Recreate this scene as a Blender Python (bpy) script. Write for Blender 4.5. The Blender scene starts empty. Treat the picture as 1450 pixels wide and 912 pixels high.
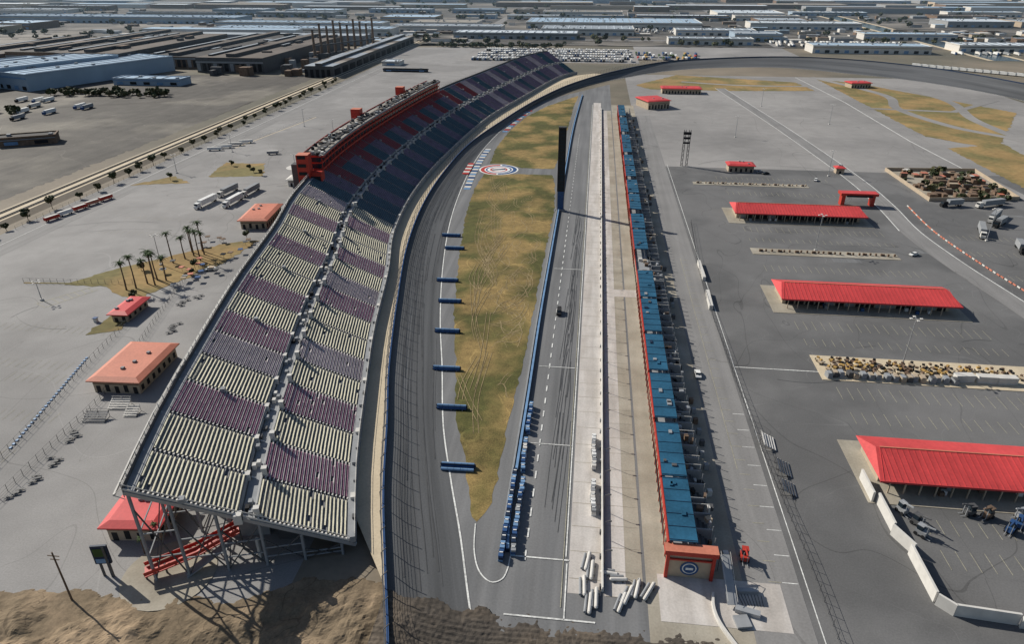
import bpy, math, random
from mathutils import Vector, noise as mnoise
random.seed(11)
sc=bpy.context.scene
# ------------------------------------------------------------ materials
GAIN=dict(old_asphalt=1.16,infield_asphalt=1.12,pale_paving=1.15,lane_asphalt=1.12,concrete=1.12,tan_concrete=1.12,bright_concrete=1.12,track_asphalt=1.08,apron_asphalt=1.1,dry_grass=1.05,beige_bench=1.08)
def mat(name,c,rough=.8,amp=.12,scale=.5,terms=None,c2=None,mask=(.01,.5,.12),uv=False,metal=0.0,lines=None):
    gn=GAIN.get(name,1.0);c=tuple(q*gn for q in c);c2=tuple(q*gn for q in c2) if c2 else None
    m=bpy.data.materials.new(name);m.use_nodes=True;nt=m.node_tree;N=nt.nodes;L=nt.links
    b=N['Principled BSDF'];b.inputs['Roughness'].default_value=rough;b.inputs['Metallic'].default_value=metal
    b.inputs['Specular IOR Level'].default_value=.25
    if uv:
        tc=N.new('ShaderNodeTexCoord');co=tc.outputs['UV']
    else:
        g=N.new('ShaderNodeNewGeometry');co=g.outputs['Position']
    def noi(sv,det=4,dist=0):
        mp=N.new('ShaderNodeMapping');L.new(co,mp.inputs[0])
        mp.inputs['Scale'].default_value=sv if isinstance(sv,tuple) else (sv,sv,sv)
        n=N.new('ShaderNodeTexNoise');n.inputs['Scale'].default_value=1;n.inputs['Detail'].default_value=det
        n.inputs['Distortion'].default_value=dist
        L.new(mp.outputs[0],n.inputs['Vector']);return n.outputs['Fac']
    def M(op,a,b_=None,c_=None):
        q=N.new('ShaderNodeMath');q.operation=op
        for i,x in enumerate((a,b_,c_)):
            if x is None: continue
            if isinstance(x,(int,float)): q.inputs[i].default_value=x
            else: L.new(x,q.inputs[i])
        return q.outputs[0]
    val=None
    for (sv,det,am) in (terms or [(scale,2,amp)]):
        n=noi(sv,det);t=M('MULTIPLY_ADD',n,2*am*1.6,-am*1.6)
        val=t if val is None else M('ADD',val,t)
    val=M('ADD',val,1.0)
    if lines:
        for (sv,w,st) in lines:
            n=noi(sv,1.5,.8);d=M('ABSOLUTE',M('SUBTRACT',n,.5));k=M('LESS_THAN',d,w)
            val=M('ADD',val,M('MULTIPLY',k,st))
    if c2:
        n=noi(mask[0],5);r=N.new('ShaderNodeMapRange');L.new(n,r.inputs[0])
        r.inputs[1].default_value=mask[1]-mask[2];r.inputs[2].default_value=mask[1]+mask[2]
        mx=N.new('ShaderNodeMix');mx.data_type='RGBA';L.new(r.outputs[0],mx.inputs[0])
        mx.inputs[6].default_value=(*c,1);mx.inputs[7].default_value=(*c2,1);col=mx.outputs[2]
    else:
        rg=N.new('ShaderNodeRGB');rg.outputs[0].default_value=(*c,1);col=rg.outputs[0]
    vm=N.new('ShaderNodeVectorMath');vm.operation='SCALE';L.new(col,vm.inputs[0]);L.new(val,vm.inputs['Scale'])
    L.new(vm.outputs[0],b.inputs['Base Color']);return m
def g(v,w=0): return (v*(1+w),v,v*(1-w))
LOT=[(.012,5,.18),(.12,3,.10),(2.5,2,.14)]
M_=dict(
 earth=mat('earth',(.22,.185,.14),terms=[(.003,5,.25),(.03,4,.2),(.5,3,.12)],c2=(.13,.12,.09),mask=(.004,.5,.08)),
 farearth=mat('industrial_earth',(.10,.094,.085),terms=[(.004,5,.3),(.03,4,.3)],c2=(.21,.19,.165),mask=(.006,.54,.05)),
 dirt=mat('dirt',(.33,.245,.16),rough=.95,terms=[(.05,5,.3),(.5,4,.2),(2.5,3,.2)],c2=(.19,.145,.095),mask=(.07,.45,.07),lines=[(.12,.006,-.3)]),
 darkdirt=mat('dark_dirt',(.08,.068,.056),rough=.95,terms=[(.03,5,.25),((.08,.9,1),3,.3),(1.5,3,.3)],c2=(.13,.105,.08),mask=(.08,.54,.08)),
 lotL=mat('old_asphalt',g(.245,.035),terms=LOT,c2=g(.185,.035),mask=(.012,.5,.05),lines=[(.011,.0012,-.2),((.03,.006,1),.0015,-.15),(.008,.001,.12)]),
 lotR=mat('infield_asphalt',g(.14,.015),terms=LOT,c2=g(.108,.01),mask=(.02,.52,.05),lines=[(.016,.0015,-.25),((.03,.008,1),.002,-.2),(.03,.0012,.2)]),
 lotC=mat('pale_paving',g(.255,.045),terms=LOT,c2=g(.205,.04),mask=(.01,.5,.08),lines=[((.03,.008,1),.002,-.15)]),
 lotD=mat('yard_asphalt',(.085,.077,.067),terms=[(.01,5,.3),(.06,4,.3),(.8,3,.2),((.15,.01,1),3,.2)],c2=(.16,.145,.12),mask=(.012,.56,.06),lines=[(.012,.002,.35)]),
 track=mat('track_asphalt',g(.108,-.02),rough=.7,uv=True,terms=[((.004,.5,1),4,.26),((.02,.12,1),3,.16),((2,2,1),2,.12)],c2=g(.078,-.02),mask=((.006,.22,1),.52,.08)),
 apron=mat('apron_asphalt',g(.14,-.01),rough=.75,terms=[((.35,.006,1),4,.2),(.03,4,.14),(2.,2,.12)],c2=g(.17,0),mask=((.25,.012,1),.5,.1)),
 lane=mat('lane_asphalt',g(.20,.03),terms=[((.4,.01,1),4,.16),(.05,4,.14),(2.,2,.12)],lines=[((.05,.01,1),.002,-.2)]),
 conc=mat('concrete',g(.45,.07),terms=[((.3,.03,1),4,.14),(.2,3,.12),(2,2,.12)],c2=g(.36,.09),mask=((.2,.03,1),.52,.08)),
 tanc=mat('tan_concrete',(.33,.30,.245),terms=[((.3,.04,1),4,.14),(.15,3,.14),(2,2,.12)],c2=(.27,.24,.19),mask=(.06,.5,.1)),
 bright=mat('bright_concrete',(.50,.42,.30),terms=[(.1,4,.12),(1.5,2,.12)]),
 grass=mat('dry_grass',(.085,.083,.026),rough=.95,terms=[(.03,5,.3),(.3,4,.3),(2.5,3,.5)],c2=(.25,.175,.068),mask=(.04,.51,.08),lines=[(.035,.003,.35),(.05,.0025,.4)]),
 bgrass=mat('brown_grass',(.31,.21,.09),rough=.95,terms=[(.02,5,.3),(.3,4,.25)],c2=(.18,.155,.065),mask=(.03,.5,.08)),
 rut=mat('bare_rut',(.30,.23,.125),rough=.95,terms=[(.2,3,.45),(1.5,3,.5)]),
 skid=mat('rubber_mark',g(.085),rough=.6,terms=[(.2,3,.35)]),
 white=mat('white_paint',(.72,.72,.7),amp=.15,scale=.8),
 wline=mat('road_paint',(.66,.66,.63),terms=[(1.5,3,.4),(.15,3,.25)]),
 yline=mat('faded_paint',(.33,.31,.24),terms=[(1.5,3,.4),(.15,3,.25)]),
 red=mat('red_metal',(.44,.045,.03),rough=.5,terms=[((.02,.3,1),3,.15),(1.5,2,.12)]),
 redroof=mat('red_roof',(.55,.065,.065),rough=.55,terms=[(.06,4,.22),(1.5,2,.12),((.6,.05,1),3,.12)]),
 redroof2=mat('salmon_roof',(.55,.195,.125),rough=.6,terms=[(.1,4,.2),(1.5,2,.12)]),
 blueroof=mat('blue_roof',(.022,.095,.165),rough=.45,terms=[(.12,4,.4),(1.5,2,.2)]),
 blue=mat('blue_paint',(.03,.08,.20),rough=.5,amp=.2),
 bluel=mat('pale_blue',(.16,.28,.45),rough=.5,amp=.25),
 navy=mat('navy',(.014,.028,.06),rough=.5,amp=.2),
 wallt=mat('tan_wall',(.42,.34,.25),amp=.12),
 wallw=mat('white_wall',(.60,.58,.54),amp=.12),
 wallb=mat('pale_blue_wall',(.30,.38,.46),amp=.12,scale=.05),
 wallg=mat('grey_wall',(.27,.28,.29),amp=.15),
 dark=mat('dark_opening',(.02,.02,.022),amp=.2),
 glass=mat('dark_glass',(.02,.03,.04),rough=.15,amp=.2),
 steel=mat('galvanised_steel',(.38,.39,.40),rough=.5,amp=.15,metal=.3),
 dsteel=mat('dark_steel',(.09,.09,.092),rough=.6,amp=.2),
 tread=mat('stand_tread',(.15,.15,.155),terms=[(.08,4,.25),(1.2,2,.2)]),
 treadl=mat('pale_tread',(.52,.48,.47),terms=[(.08,4,.2),(1.2,2,.25)]),
 beige=mat('beige_bench',(.60,.565,.43),terms=[(.1,4,.2),(2,2,.22)]),
 maroon=mat('maroon_seat',(.34,.17,.23),terms=[(.1,4,.25),(2,2,.3)]),
 mauve=mat('mauve_seat',(.44,.36,.38),terms=[(.1,4,.25),(2,2,.3)]),
 purple=mat('purple_seat',(.22,.17,.25),amp=.3,scale=.3),
 teal=mat('teal_shade_seat',(.06,.13,.175),amp=.25,scale=.4),  # bluish shade below the press box, put into the seat colour
 redseat=mat('red_seat',(.28,.055,.065),amp=.2,scale=.4),
 roofw=mat('hazy_roof_white',(.58,.64,.69),terms=[(.01,3,.12),((.3,.01,1),3,.12)],rough=.6),  # white roofing with distance haze mixed in as a blue tint
 roofg=mat('hazy_roof_grey',(.32,.36,.40),terms=[(.01,3,.15),((.3,.01,1),3,.12)]),  # grey roofing, its blue tint painted in for distance haze
 roofb=mat('roof_blue',(.34,.46,.58),terms=[(.01,3,.15),((.3,.01,1),3,.12)]),
 roofd=mat('roof_dark',(.055,.052,.05),terms=[(.02,4,.4)]),
 roofbr=mat('roof_brown',(.12,.10,.085),terms=[(.02,4,.4),((.3,.01,1),3,.2)]),
 rooft=mat('roof_tan',(.30,.275,.24),terms=[(.1,4,.3)]),
 bark=mat('bark',(.14,.10,.07),amp=.2),
 palmleaf=mat('palm_leaf',(.05,.085,.025),amp=.4),
 leaf=mat('leaf',(.045,.062,.028),amp=.5,scale=.8,c2=(.09,.085,.04),mask=(.2,.5,.08)),
 yellow=mat('yellow_machine',(.45,.29,.10),amp=.3),
 brown=mat('brown_timber',(.17,.115,.08),amp=.35),
 water=mat('canal_water',(.05,.07,.08),rough=.2,amp=.2,scale=.02),
)
# ------------------------------------------------------------ mesh builder
class MB:
    def __init__(s): s.v=[];s.f=[];s.m=[];s.mats=[];s.uv=[]
    def mi(s,k):
        if k not in s.mats: s.mats.append(k)
        return s.mats.index(k)
    def face(s,pts,k,uv=None):
        n=len(s.v);s.v+= [tuple(p) for p in pts];s.f.append(tuple(range(n,n+len(pts))));s.m.append(s.mi(k));s.uv.append(uv or [(p[0],p[1]) for p in pts])
    def hexa(s,b,t,k,kt=None):
        for i in range(4):
            j=(i+1)%4;s.face([b[i],b[j],t[j],t[i]],k)
        s.face(t,kt or k);s.face(b[::-1],k)
    def box(s,cx,cy,z0,sx,sy,sz,rot=0,k='white',kt=None):
        c,q=math.cos(rot),math.sin(rot)
        P=[(cx+x*sx/2*c-y*sy/2*q,cy+x*sx/2*q+y*sy/2*c) for x,y in((-1,-1),(1,-1),(1,1),(-1,1))]
        s.hexa([(x,y,z0) for x,y in P],[(x,y,z0+sz) for x,y in P],k,kt)
    def beam(s,a,b,w,k,h=None):
        a=Vector(a);b=Vector(b);d=b-a
        if d.length<1e-4:return
        d.normalize();up=Vector((0,0,1)) if abs(d.z)<.95 else Vector((0,1,0))
        x=d.cross(up).normalized();y=x.cross(d).normalized();h=h or w
        o=[x*(-w/2)+y*(-h/2),x*(w/2)+y*(-h/2),x*(w/2)+y*(h/2),x*(-w/2)+y*(h/2)]
        s.hexa([tuple(a+q) for q in o],[tuple(b+q) for q in o],k)
    def tube(s,a,b,r0,r1,k,n=8):
        a=Vector(a);b=Vector(b);d=(b-a).normalized();up=Vector((0,0,1)) if abs(d.z)<.95 else Vector((0,1,0))
        x=d.cross(up).normalized();y=x.cross(d).normalized()
        A=[tuple(a+(x*math.cos(t)+y*math.sin(t))*r0) for t in [2*math.pi*i/n for i in range(n)]]
        B=[tuple(b+(x*math.cos(t)+y*math.sin(t))*r1) for t in [2*math.pi*i/n for i in range(n)]]
        for i in range(n):
            j=(i+1)%n;s.face([A[i],A[j],B[j],B[i]],k)
        s.face(B,k);s.face(A[::-1],k)
    def disc(s,x,y,z,r,k,n=32,r0=0,a0=0,a1=2*math.pi):
        for i in range(n):
            t0=a0+(a1-a0)*i/n;t1=a0+(a1-a0)*(i+1)/n
            if r0>0: s.face([(x+r0*math.cos(t0),y+r0*math.sin(t0),z),(x+r*math.cos(t0),y+r*math.sin(t0),z),(x+r*math.cos(t1),y+r*math.sin(t1),z),(x+r0*math.cos(t1),y+r0*math.sin(t1),z)],k)
            else: s.face([(x,y,z),(x+r*math.cos(t0),y+r*math.sin(t0),z),(x+r*math.cos(t1),y+r*math.sin(t1),z)],k)
    def path(s,P,w,z0,z1,k,kt=None,z=None):
        n=len(P);Nn=normals(P)
        for i in range(n-1):
            za=z[i] if z else 0;zb=z[i+1] if z else 0
            a,b=P[i],P[i+1];na,nb=Nn[i],Nn[i+1];h=w/2
            B=[(a[0]-na[0]*h,a[1]-na[1]*h,z0+za),(b[0]-nb[0]*h,b[1]-nb[1]*h,z0+zb),(b[0]+nb[0]*h,b[1]+nb[1]*h,z0+zb),(a[0]+na[0]*h,a[1]+na[1]*h,z0+za)]
            T=[(p[0],p[1],p[2]+z1-z0) for p in B];s.hexa(B,T,k,kt)
    def strip(s,P,w,z,k):
        Nn=normals(P);h=w/2
        for i in range(len(P)-1):
            a,b=P[i],P[i+1];na,nb=Nn[i],Nn[i+1]
            s.face([(a[0]-na[0]*h,a[1]-na[1]*h,z),(a[0]+na[0]*h,a[1]+na[1]*h,z),(b[0]+nb[0]*h,b[1]+nb[1]*h,z),(b[0]-nb[0]*h,b[1]-nb[1]*h,z)][::-1],k)
    def rect(s,x0,y0,x1,y1,z,k): s.face([(x0,y0,z),(x1,y0,z),(x1,y1,z),(x0,y1,z)],k)
    def poly(s,P,z,k): s.face([(p[0],p[1],z) for p in P],k)
    def mesh(s,name):
        me=bpy.data.meshes.new(name);me.from_pydata(s.v,[],s.f)
        for k in s.mats: me.materials.append(M_[k])
        me.polygons.foreach_set('material_index',s.m)
        u=me.uv_layers.new(name='UVMap');fl=[c for f in s.uv for p in f for c in p]
        u.data.foreach_set('uv',fl);me.update();return me
    def obj(s,name,parent=None,loc=None,rot=0):
        o=bpy.data.objects.new(name,s.mesh(name));sc.collection.objects.link(o)
        if loc:o.location=loc
        o.rotation_euler[2]=rot
        if parent:o.parent=parent
        return o
def inst(me,name,x,y,z=0,rot=0,sc_=1):
    o=bpy.data.objects.new(name,me);sc.collection.objects.link(o);o.location=(x,y,z);o.rotation_euler[2]=rot;o.scale=(sc_,)*3;return o
def empty(name):
    o=bpy.data.objects.new(name,None);sc.collection.objects.link(o);return o
def normals(P):
    R=[]
    for i in range(len(P)):
        a=P[max(i-1,0)];b=P[min(i+1,len(P)-1)];dx,dy=b[0]-a[0],b[1]-a[1];l=math.hypot(dx,dy) or 1
        R.append((-dy/l,dx/l))
    return R
def smooth(P,step=None,n=None):
    D=[]
    for i in range(len(P)-1):
        p0=P[max(i-1,0)];p1=P[i];p2=P[i+1];p3=P[min(i+2,len(P)-1)]
        for j in range(20):
            t=j/20
            D.append(tuple(.5*((2*p1[k])+(-p0[k]+p2[k])*t+(2*p0[k]-5*p1[k]+4*p2[k]-p3[k])*t*t+(-p0[k]+3*p1[k]-3*p2[k]+p3[k])*t**3) for k in range(len(p1))))
    D.append(P[-1]);acc=[0]
    for i in range(1,len(D)): acc.append(acc[-1]+math.hypot(D[i][0]-D[i-1][0],D[i][1]-D[i-1][1]))
    T=acc[-1];n=n or max(2,round(T/step)+1);R=[];j=0
    for i in range(n):
        s=T*i/(n-1)
        while j<len(acc)-2 and acc[j+1]<s:j+=1
        t=(s-acc[j])/((acc[j+1]-acc[j]) or 1);R.append(tuple(D[j][k]*(1-t)+D[j+1][k]*t for k in range(len(P[0]))))
    return R
def off(P,d):
    return [(p[0]+n[0]*d,p[1]+n[1]*d) for p,n in zip(P,normals(P))]
def ragged(P,amp=.5):
    R=[]
    for i in range(len(P)):
        a=P[i];b=P[(i+1)%len(P)];L=math.hypot(b[0]-a[0],b[1]-a[1]);n=max(1,int(L/2.5))
        for j in range(n):
            t=j/n;R.append((a[0]+(b[0]-a[0])*t+random.uniform(-amp,amp),a[1]+(b[1]-a[1])*t+random.uniform(-amp,amp)))
    return R
# ------------------------------------------------------------ terrain & pavements
m=MB();m.rect(-9000,-400,9000,14000,0,'earth');m.obj('ground')
m=MB();m.poly(ragged([(-1500,1130),(-420,1130),(-420,1240),(1400,1240),(3000,1000),(9000,5000),(9000,13000),(-9000,13000),(-9000,5000)],4)[::1],.015,'farearth');m.obj('industrial_ground')
m=MB();m.rect(-290,40,-60,960,.02,'lotL');m.poly([(-290,960.5),(-60,960.5),(-100,1030),(-200,1200),(-320,1180)],.02,'lotL');m.obj('parking_lot')
m=MB();m.poly(ragged([(-1300,240),(-335,240),(-335,840),(-1300,840)],2),.03,'lotD');m.obj('yard_ground')
m=MB();m.rect(36,465,255,905,.02,'lotC');m.rect(255.1,380,420,905,.02,'lotC');m.obj('infield_paving')
m=MB();m.rect(50.2,60,300,465,.03,'lotR')
for q in range(26):   # resurfaced patches
    x=random.uniform(58,240);y=random.uniform(100,440);m.rect(x,y,x+random.uniform(4,26),y+random.uniform(2,9),.035+q*.0008,random.choice(['apron','apron','lotR','lotR']))
m.obj('infield_parking_lot')
m=MB();m.rect(17,60,38,690,.045,'tanc');m.obj('garage_apron')
m=MB();m.rect(38,60,50.2,640,.065,'lane');m.obj('access_road')
outer=[(-27,60,3),(-34,85,3),(-40,104,3),(-47,127,3),(-54,155,3),(-62,186,3),(-72,233,3),(-83,292,3),(-90,355,3),(-92,420,3),(-89,498,3),(-76,584,3),(-55,689,3.3),(-23,790,4.5),(24,880,6),(89,969,7),(158,1016,7),(250,1046,7),(319,1035,7),(378,992,7),(424,925,7),(462,800,7),(480,620,7)]
inner=[(-12,72),(-20,97),(-26,118),(-32,137),(-39,161),(-46,193),(-54,228),(-63,276),(-71,331),(-76,386),(-79,450),(-78,512),(-71,591),(-58,676),(-38,747),(-10,810),(31,867),(87,935),(154,977),(245,990),(311,945),(374,885),(422,780),(440,620)]
NO=360
O=smooth(outer,n=NO);I=smooth(inner,n=NO)
def tpt(q,t,lift=0):
    return (I[q][0]*(1-t)+O[q][0]*t,I[q][1]*(1-t)+O[q][1]*t,.06+(O[q][2]-.06)*t**1.3+lift)
m=MB();K=6;acc=0
for i in range(NO-1):
    d=math.hypot(I[i+1][0]-I[i][0],I[i+1][1]-I[i][1])
    for k in range(K):
        m.face([tpt(i,k/K),tpt(i+1,k/K),tpt(i+1,(k+1)/K),tpt(i,(k+1)/K)][::-1],'track',[(acc,k*3),(acc+d,k*3),(acc+d,k*3+3),(acc,k*3+3)][::-1])
    acc+=d
m.obj('race_track')
m=MB()
for q in range(60):
    i0=random.randint(8,150);n=random.randint(8,40);t=random.uniform(.12,.85);dt=random.uniform(-.006,.006);wd=random.choice((.01,.014,.02))
    for i in range(i0,i0+n):
        a=t+dt*(i-i0);b=t+dt*(i+1-i0)
        if not(.05<a<.93 and .05<b<.93): break
        m.face([tpt(i,a-wd/2,.04+q*.0006),tpt(i+1,b-wd/2,.04+q*.0006),tpt(i+1,b+wd/2,.04+q*.0006),tpt(i,a+wd/2,.04+q*.0006)][::-1],'skid')
for q in range(46):
    y=random.uniform(115,330);x=random.uniform(-7,-3);L=random.uniform(18,60);m.strip(smooth([(x,y),(x+random.uniform(.1,1.0),y+L*.5),(x+random.uniform(.2,1.6),y+L)],4),.13,.10+q*.0006,'skid')
m.obj('tyre_marks')
I2=[p for p in I if p[1]>92]
idx=[i for i,p in enumerate(I) if p[1]>90 and i<NO*.42]
m=MB();m.poly([I[i] for i in idx]+[(17,820),(17,60),(-8,60)],.035,'apron');m.obj('pit_road')
m=MB();m.rect(0,104,7.2,700,.06,'conc')
for y in range(108,700,8): m.rect(.2,y,7.0,y+.18,.075,'tanc')
m.obj('pit_box_pavement')
m=MB();m.rect(7.9,104,16.3,660,.06,'tanc');m.rect(7.9,104,12.6,660,.075,'conc');m.rect(1,255,22,262,.09,'conc')
for y in range(104,660,7): m.rect(8.2,y,16,y+.12,.1,'tanc')
m.obj('pit_wall_pavement')
G1=[(-22.5,123),(-24,124),(-26,132),(-31,149),(-37,169),(-41,193),(-49,229),(-54,261),(-60,302),(-66,355),(-69,402),(-68,432),(-60,431),(-45,434),(-24,434),(-21,415),(-18.5,360),(-18.8,317),(-19,266),(-19,227),(-19.3,191),(-20,164),(-20,147),(-20,133),(-21,126)]
G2=[(-68,458),(-70,502),(-67,563),(-59,623),(-44,677),(-16,741),(-18.5,680),(-20,582),(-21,496),(-24,449),(-45,449),(-58,458)]
m=MB();m.poly(ragged(G1),.07,'grass');m.poly(ragged(G2),.07,'grass');m.obj('grass')
m=MB();zz=.085
def xl(y): return -22-(y-130)*.17 if y<330 else -58
for q in range(90):
    y=random.gauss(255,70)
    if not 150<y<405: continue
    x=random.uniform(max(xl(y),-58)+4,-25);r=random.uniform(2.5,11);a0=random.uniform(0,6.3);sp=random.uniform(1,4)*random.choice((-1,1));dr=random.uniform(-.1,.35);ph=random.uniform(0,6)
    P=[];
    for j in range(25):
        rr=r*(1+.18*math.sin(j*.35+ph))+j*dr;px=x+rr*math.cos(a0+sp*j/24)+j*random.uniform(0,.04);py=y+rr*1.9*math.sin(a0+sp*j/24)
        if not (xl(py)+3<px<-21.5 and 140<py<425): break
        P.append((px,py))
    if len(P)<6: continue
    zz+=.001;m.strip(P,random.uniform(.14,.34),zz,'rut')
    if q%2:zz+=.001;m.strip(off(P,1.5),.18,zz,'rut')
for q in range(26):
    y=random.uniform(150,380);L=random.uniform(20,90);x=-30-(y-150)*.09
    P=smooth([(x+random.uniform(-4,4),y),(x+random.uniform(-8,6)-3,y+L*.4),(x+random.uniform(-10,6)-5,min(y+L,425))],4);zz+=.001
    m.strip(P,.18,zz,'rut');zz+=.001;m.strip(off(P,1.5),.18,zz,'rut')
m.obj('wheel_ruts')
m=MB();zz=.09
for P in ([(46,819),(100,905),(230,860),(236,800),(156,790),(60,790)],[(262,890),(300,860),(385,692),(297,540),(262,580)],[(262,395),(285,395),(300,470),(310,560),(262,540)],[(-242,404),(-208,411),(-221,440),(-249,440)],[(-280,382),(-247,390),(-264,404)],[(-219,240),(-205,261),(-176,292),(-160,300),(-163,270),(-178,235),(-170,205),(-180,200),(-183,230),(-200,240)]):
    zz+=.003;m.poly(ragged(P,1.0),zz,'bgrass')
m.obj('brown_grass')
m=MB();m.strip(smooth([(260,905),(300,780),(285,700),(300,620),(330,570),(318,500),(290,400)],10),9,.13,'lotC');m.strip(smooth([(312,900),(350,760),(331,650),(335,540),(350,470)],10),9,.15,'lotC');m.strip([(258,700),(330,690),(400,760)],7,.17,'lotC')
m.strip(smooth([(100,850),(160,830),(240,830)],10),7,.14,'lotC');m.obj('infield_circuit')
Fp=[(-42,88),(-49,110),(-57,136),(-65,169),(-74,209),(-83,259),(-94,310),(-100,381),(-98,475),(-89,589),(-70,695),(-43,831),(-22,880)]
m=MB();W1=smooth([(p[0],p[1]) for p in outer[:15]],n=150);W2=smooth(Fp[:1]+[(-49,110),(-57,136),(-65,169),(-74,209),(-83,259),(-94,310),(-100,381),(-98,475),(-89,589),(-70,695),(-43,831),(0,890)],n=150)
for i in range(149):
    if W1[i][1]<93: continue
    m.face([(W1[i][0],W1[i][1],2.4),(W1[i+1][0],W1[i+1][1],2.4),(W2[i+1][0]-2,W2[i+1][1],2.4),(W2[i][0]-2,W2[i][1],2.4)],'bright')
m.obj('spectator_walkway')
# ------------------------------------------------------------ painted lines
m=MB();m.strip([(p[0],p[1]) for p in I2],.42,.14,'wline')
m.obj('track_edge_line')
m=MB();z=.16
for y in range(112,560,7):
    if y<330 : m.rect(-10.2,y,-9.8,y+3,z,'wline')
    else: m.rect(-10.1,y,-9.85,y+3,z,'wline')
m.rect(-.6,97,-.3,112,z,'wline');m.rect(-.9,114,-.6,690,z,'wline');m.rect(-13.5,112.8,0,113.2,z,'wline');m.rect(-13,96.8,6,97.2,z,'wline')
m.rect(-13.5,154.8,-1,155.1,z,'wline');m.rect(-13.5,196.8,-1,197.1,z,'wline');m.rect(-13.5,281,-1,281.3,z,'wline')
m.strip(smooth([(-23,122),(-22,114),(-20,108),(-17,105),(-14.5,106),(-13.6,109),(-13.4,112.7)],.6),.3,z,'wline')
m.rect(-1.4,100,-1.2,690,z,'yline')
m.obj('pit_lane_markings')
m=MB();z=.1
m.rect(52,203.8,79,204.2,z,'wline');m.rect(51.6,60,51.85,470,z,'wline');m.rect(43.4,150,43.6,300,z,'yline')
for y in range(112,300,6): m.rect(43.7,y,46.4,y+.2,z,'yline')
for y in range(112,180,8): m.rect(46.6,y,50,y+.2,z,'wline')
for (x0,x1,y0,L) in ((80,150,340,7),(80,150,326,5),(82,150,382,7),(82,150,404,7),(80,150,289,7),(80,150,234,7),(80,150,222,5),(82,150,188,7),(82,150,175,6),(85,143,120,6),(85,143,131,5),(80,150,437,6),(180,260,340,6),(180,260,318,6),(180,240,290,6),(180,230,262,6),(176,230,232,6),(176,220,205,6)):
    x=x0
    while x<x1: m.rect(x,y0,x+.16,y0+L,z,'yline');x+=3.2
m.obj('parking_stall_markings')
m=MB()
for (x0,y0,n) in ((-200,130,16),(-200,148,16),(-186,168,8),(-228,176,20),(-228,200,20),(-245,300,14),(-245,322,14)):
    for i in range(n): m.rect(x0+i*3,y0,x0+i*3+.15,y0+5.5,.06,'yline')
m.strip([(-211,219),(-201,237)],.4,.06,'yline');m.strip([(-217,222),(-205,240)],.4,.06,'yline')
for t in range(8): m.strip([(-211+1.3*t,219+2.3*t),(-217+1.5*t,222+2.3*t)],.3,.065,'yline')
m.obj('lot_markings')
m=MB()
for i in range(30):
    t=i/30;m.box(-157-12*t,136+50*t,.03,.7,.8,.3,.2,'bluel')
m.obj('bollard_row')
m=MB();zz=.06
for q in range(50):
    if q%2: x,y=random.uniform(-270,-160),random.uniform(110,480)
    else: x,y=random.uniform(60,250),random.uniform(100,440)
    r=random.uniform(12,80);a0=random.uniform(0,6.3);sp=random.uniform(.3,1.2);P=[(x+r*math.cos(a0+sp*j/20),y+r*math.sin(a0+sp*j/20)) for j in range(21)]
    if any(not(-285<p[0]<-158 or 56<p[0]<290) for p in P): continue
    zz+=.0006;m.strip(P,.22,zz,'lane' if q%2 else 'skid')
m.obj('tyre_scuffs')
m=MB();RP=smooth([(137,805),(148,690),(158,576),(166,453),(166,394),(163,350),(166,306),(172,261),(180,180),(184,90)],10);m.strip(RP,10,.11,'lane')
m.strip(smooth([(142,805),(153,690),(163,576),(171,453),(171,394),(168,350),(171,306),(177,261),(185,180),(189,90)],10),.5,.13,'wline')
m.strip(smooth([(132,805),(143,690),(153,576),(161,453),(161,394),(158,350)],10),.5,.13,'wline')
m.strip([(243,900),(249,730),(246,561),(249,479),(253,400)],6,.12,'lotC');m.strip([(240,900),(246,730),(243,561),(246,479)],.8,.14,'wline')
m.obj('infield_road')
m=MB()
for i,(x,y) in enumerate(smooth([(178,392),(175,350),(178,306),(184,261),(190,200)],2.6)): m.box(x,y,.12,.35,2.2,.5,0,'redroof2' if i%3 else 'wallw')
m.obj('plastic_barrier_line')
m=MB();m.disc(-60,443.5,.1,13,'white',40);m.disc(-60,443.5,.12,12,'red',20,9.5,1.6,4.7);m.disc(-60,443.5,.12,12,'blue',20,9.5,-1.5,1.5);m.disc(-60,443.5,.12,8.6,'blue',36,7.6);m.disc(-60,443.5,.12,5.8,'red',24,4.8);m.box(-60,443.5,.13,9,2.4,.03,.3,'navy')
m.obj('painted_ground_logo')
m=MB()
for i in range(26):
    y=398+i*4;i0=min(range(NO),key=lambda q:abs(I[q][1]-y)+ (1000 if q>NO*.4 else 0));x=I[i0][0]+1.2
    m.box(x+2.2,y,.1,4,3.2,.05,0,('bluel','wallw','blue','wallw')[i%4])
    if 8<=i<=14: m.box(x-3,y,.6,5,3.4,.03,0,'wallw' if i%2 else 'red')
for i in range(14):
    y=560+i*7;i0=min(range(NO),key=lambda q:abs(I[q][1]-y)+(1000 if q>NO*.4 else 0));m.box(I[i0][0]+4,y,.1,4,5,.05,0,('bluel','red','wallw')[i%3])
m.obj('painted_apron_band')
def mounds(name,x0,y0,x1,y1,nx,ny,fn,k):
    m=MB();g_=[[fn(x0+(x1-x0)*i/nx,y0+(y1-y0)*j/ny) for i in range(nx+1)] for j in range(ny+1)]
    for j in range(ny):
        for i in range(nx):
            X=[x0+(x1-x0)*(i+a)/nx for a in(0,1)];Y=[y0+(y1-y0)*(j+a)/ny for a in(0,1)]
            m.face([(X[0],Y[0],g_[j][i]),(X[1],Y[0],g_[j][i+1]),(X[1],Y[1],g_[j+1][i+1]),(X[0],Y[1],g_[j+1][i])],k)
    return m.obj(name)
def cl(a,b,x): return max(a,min(b,x))
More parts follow.
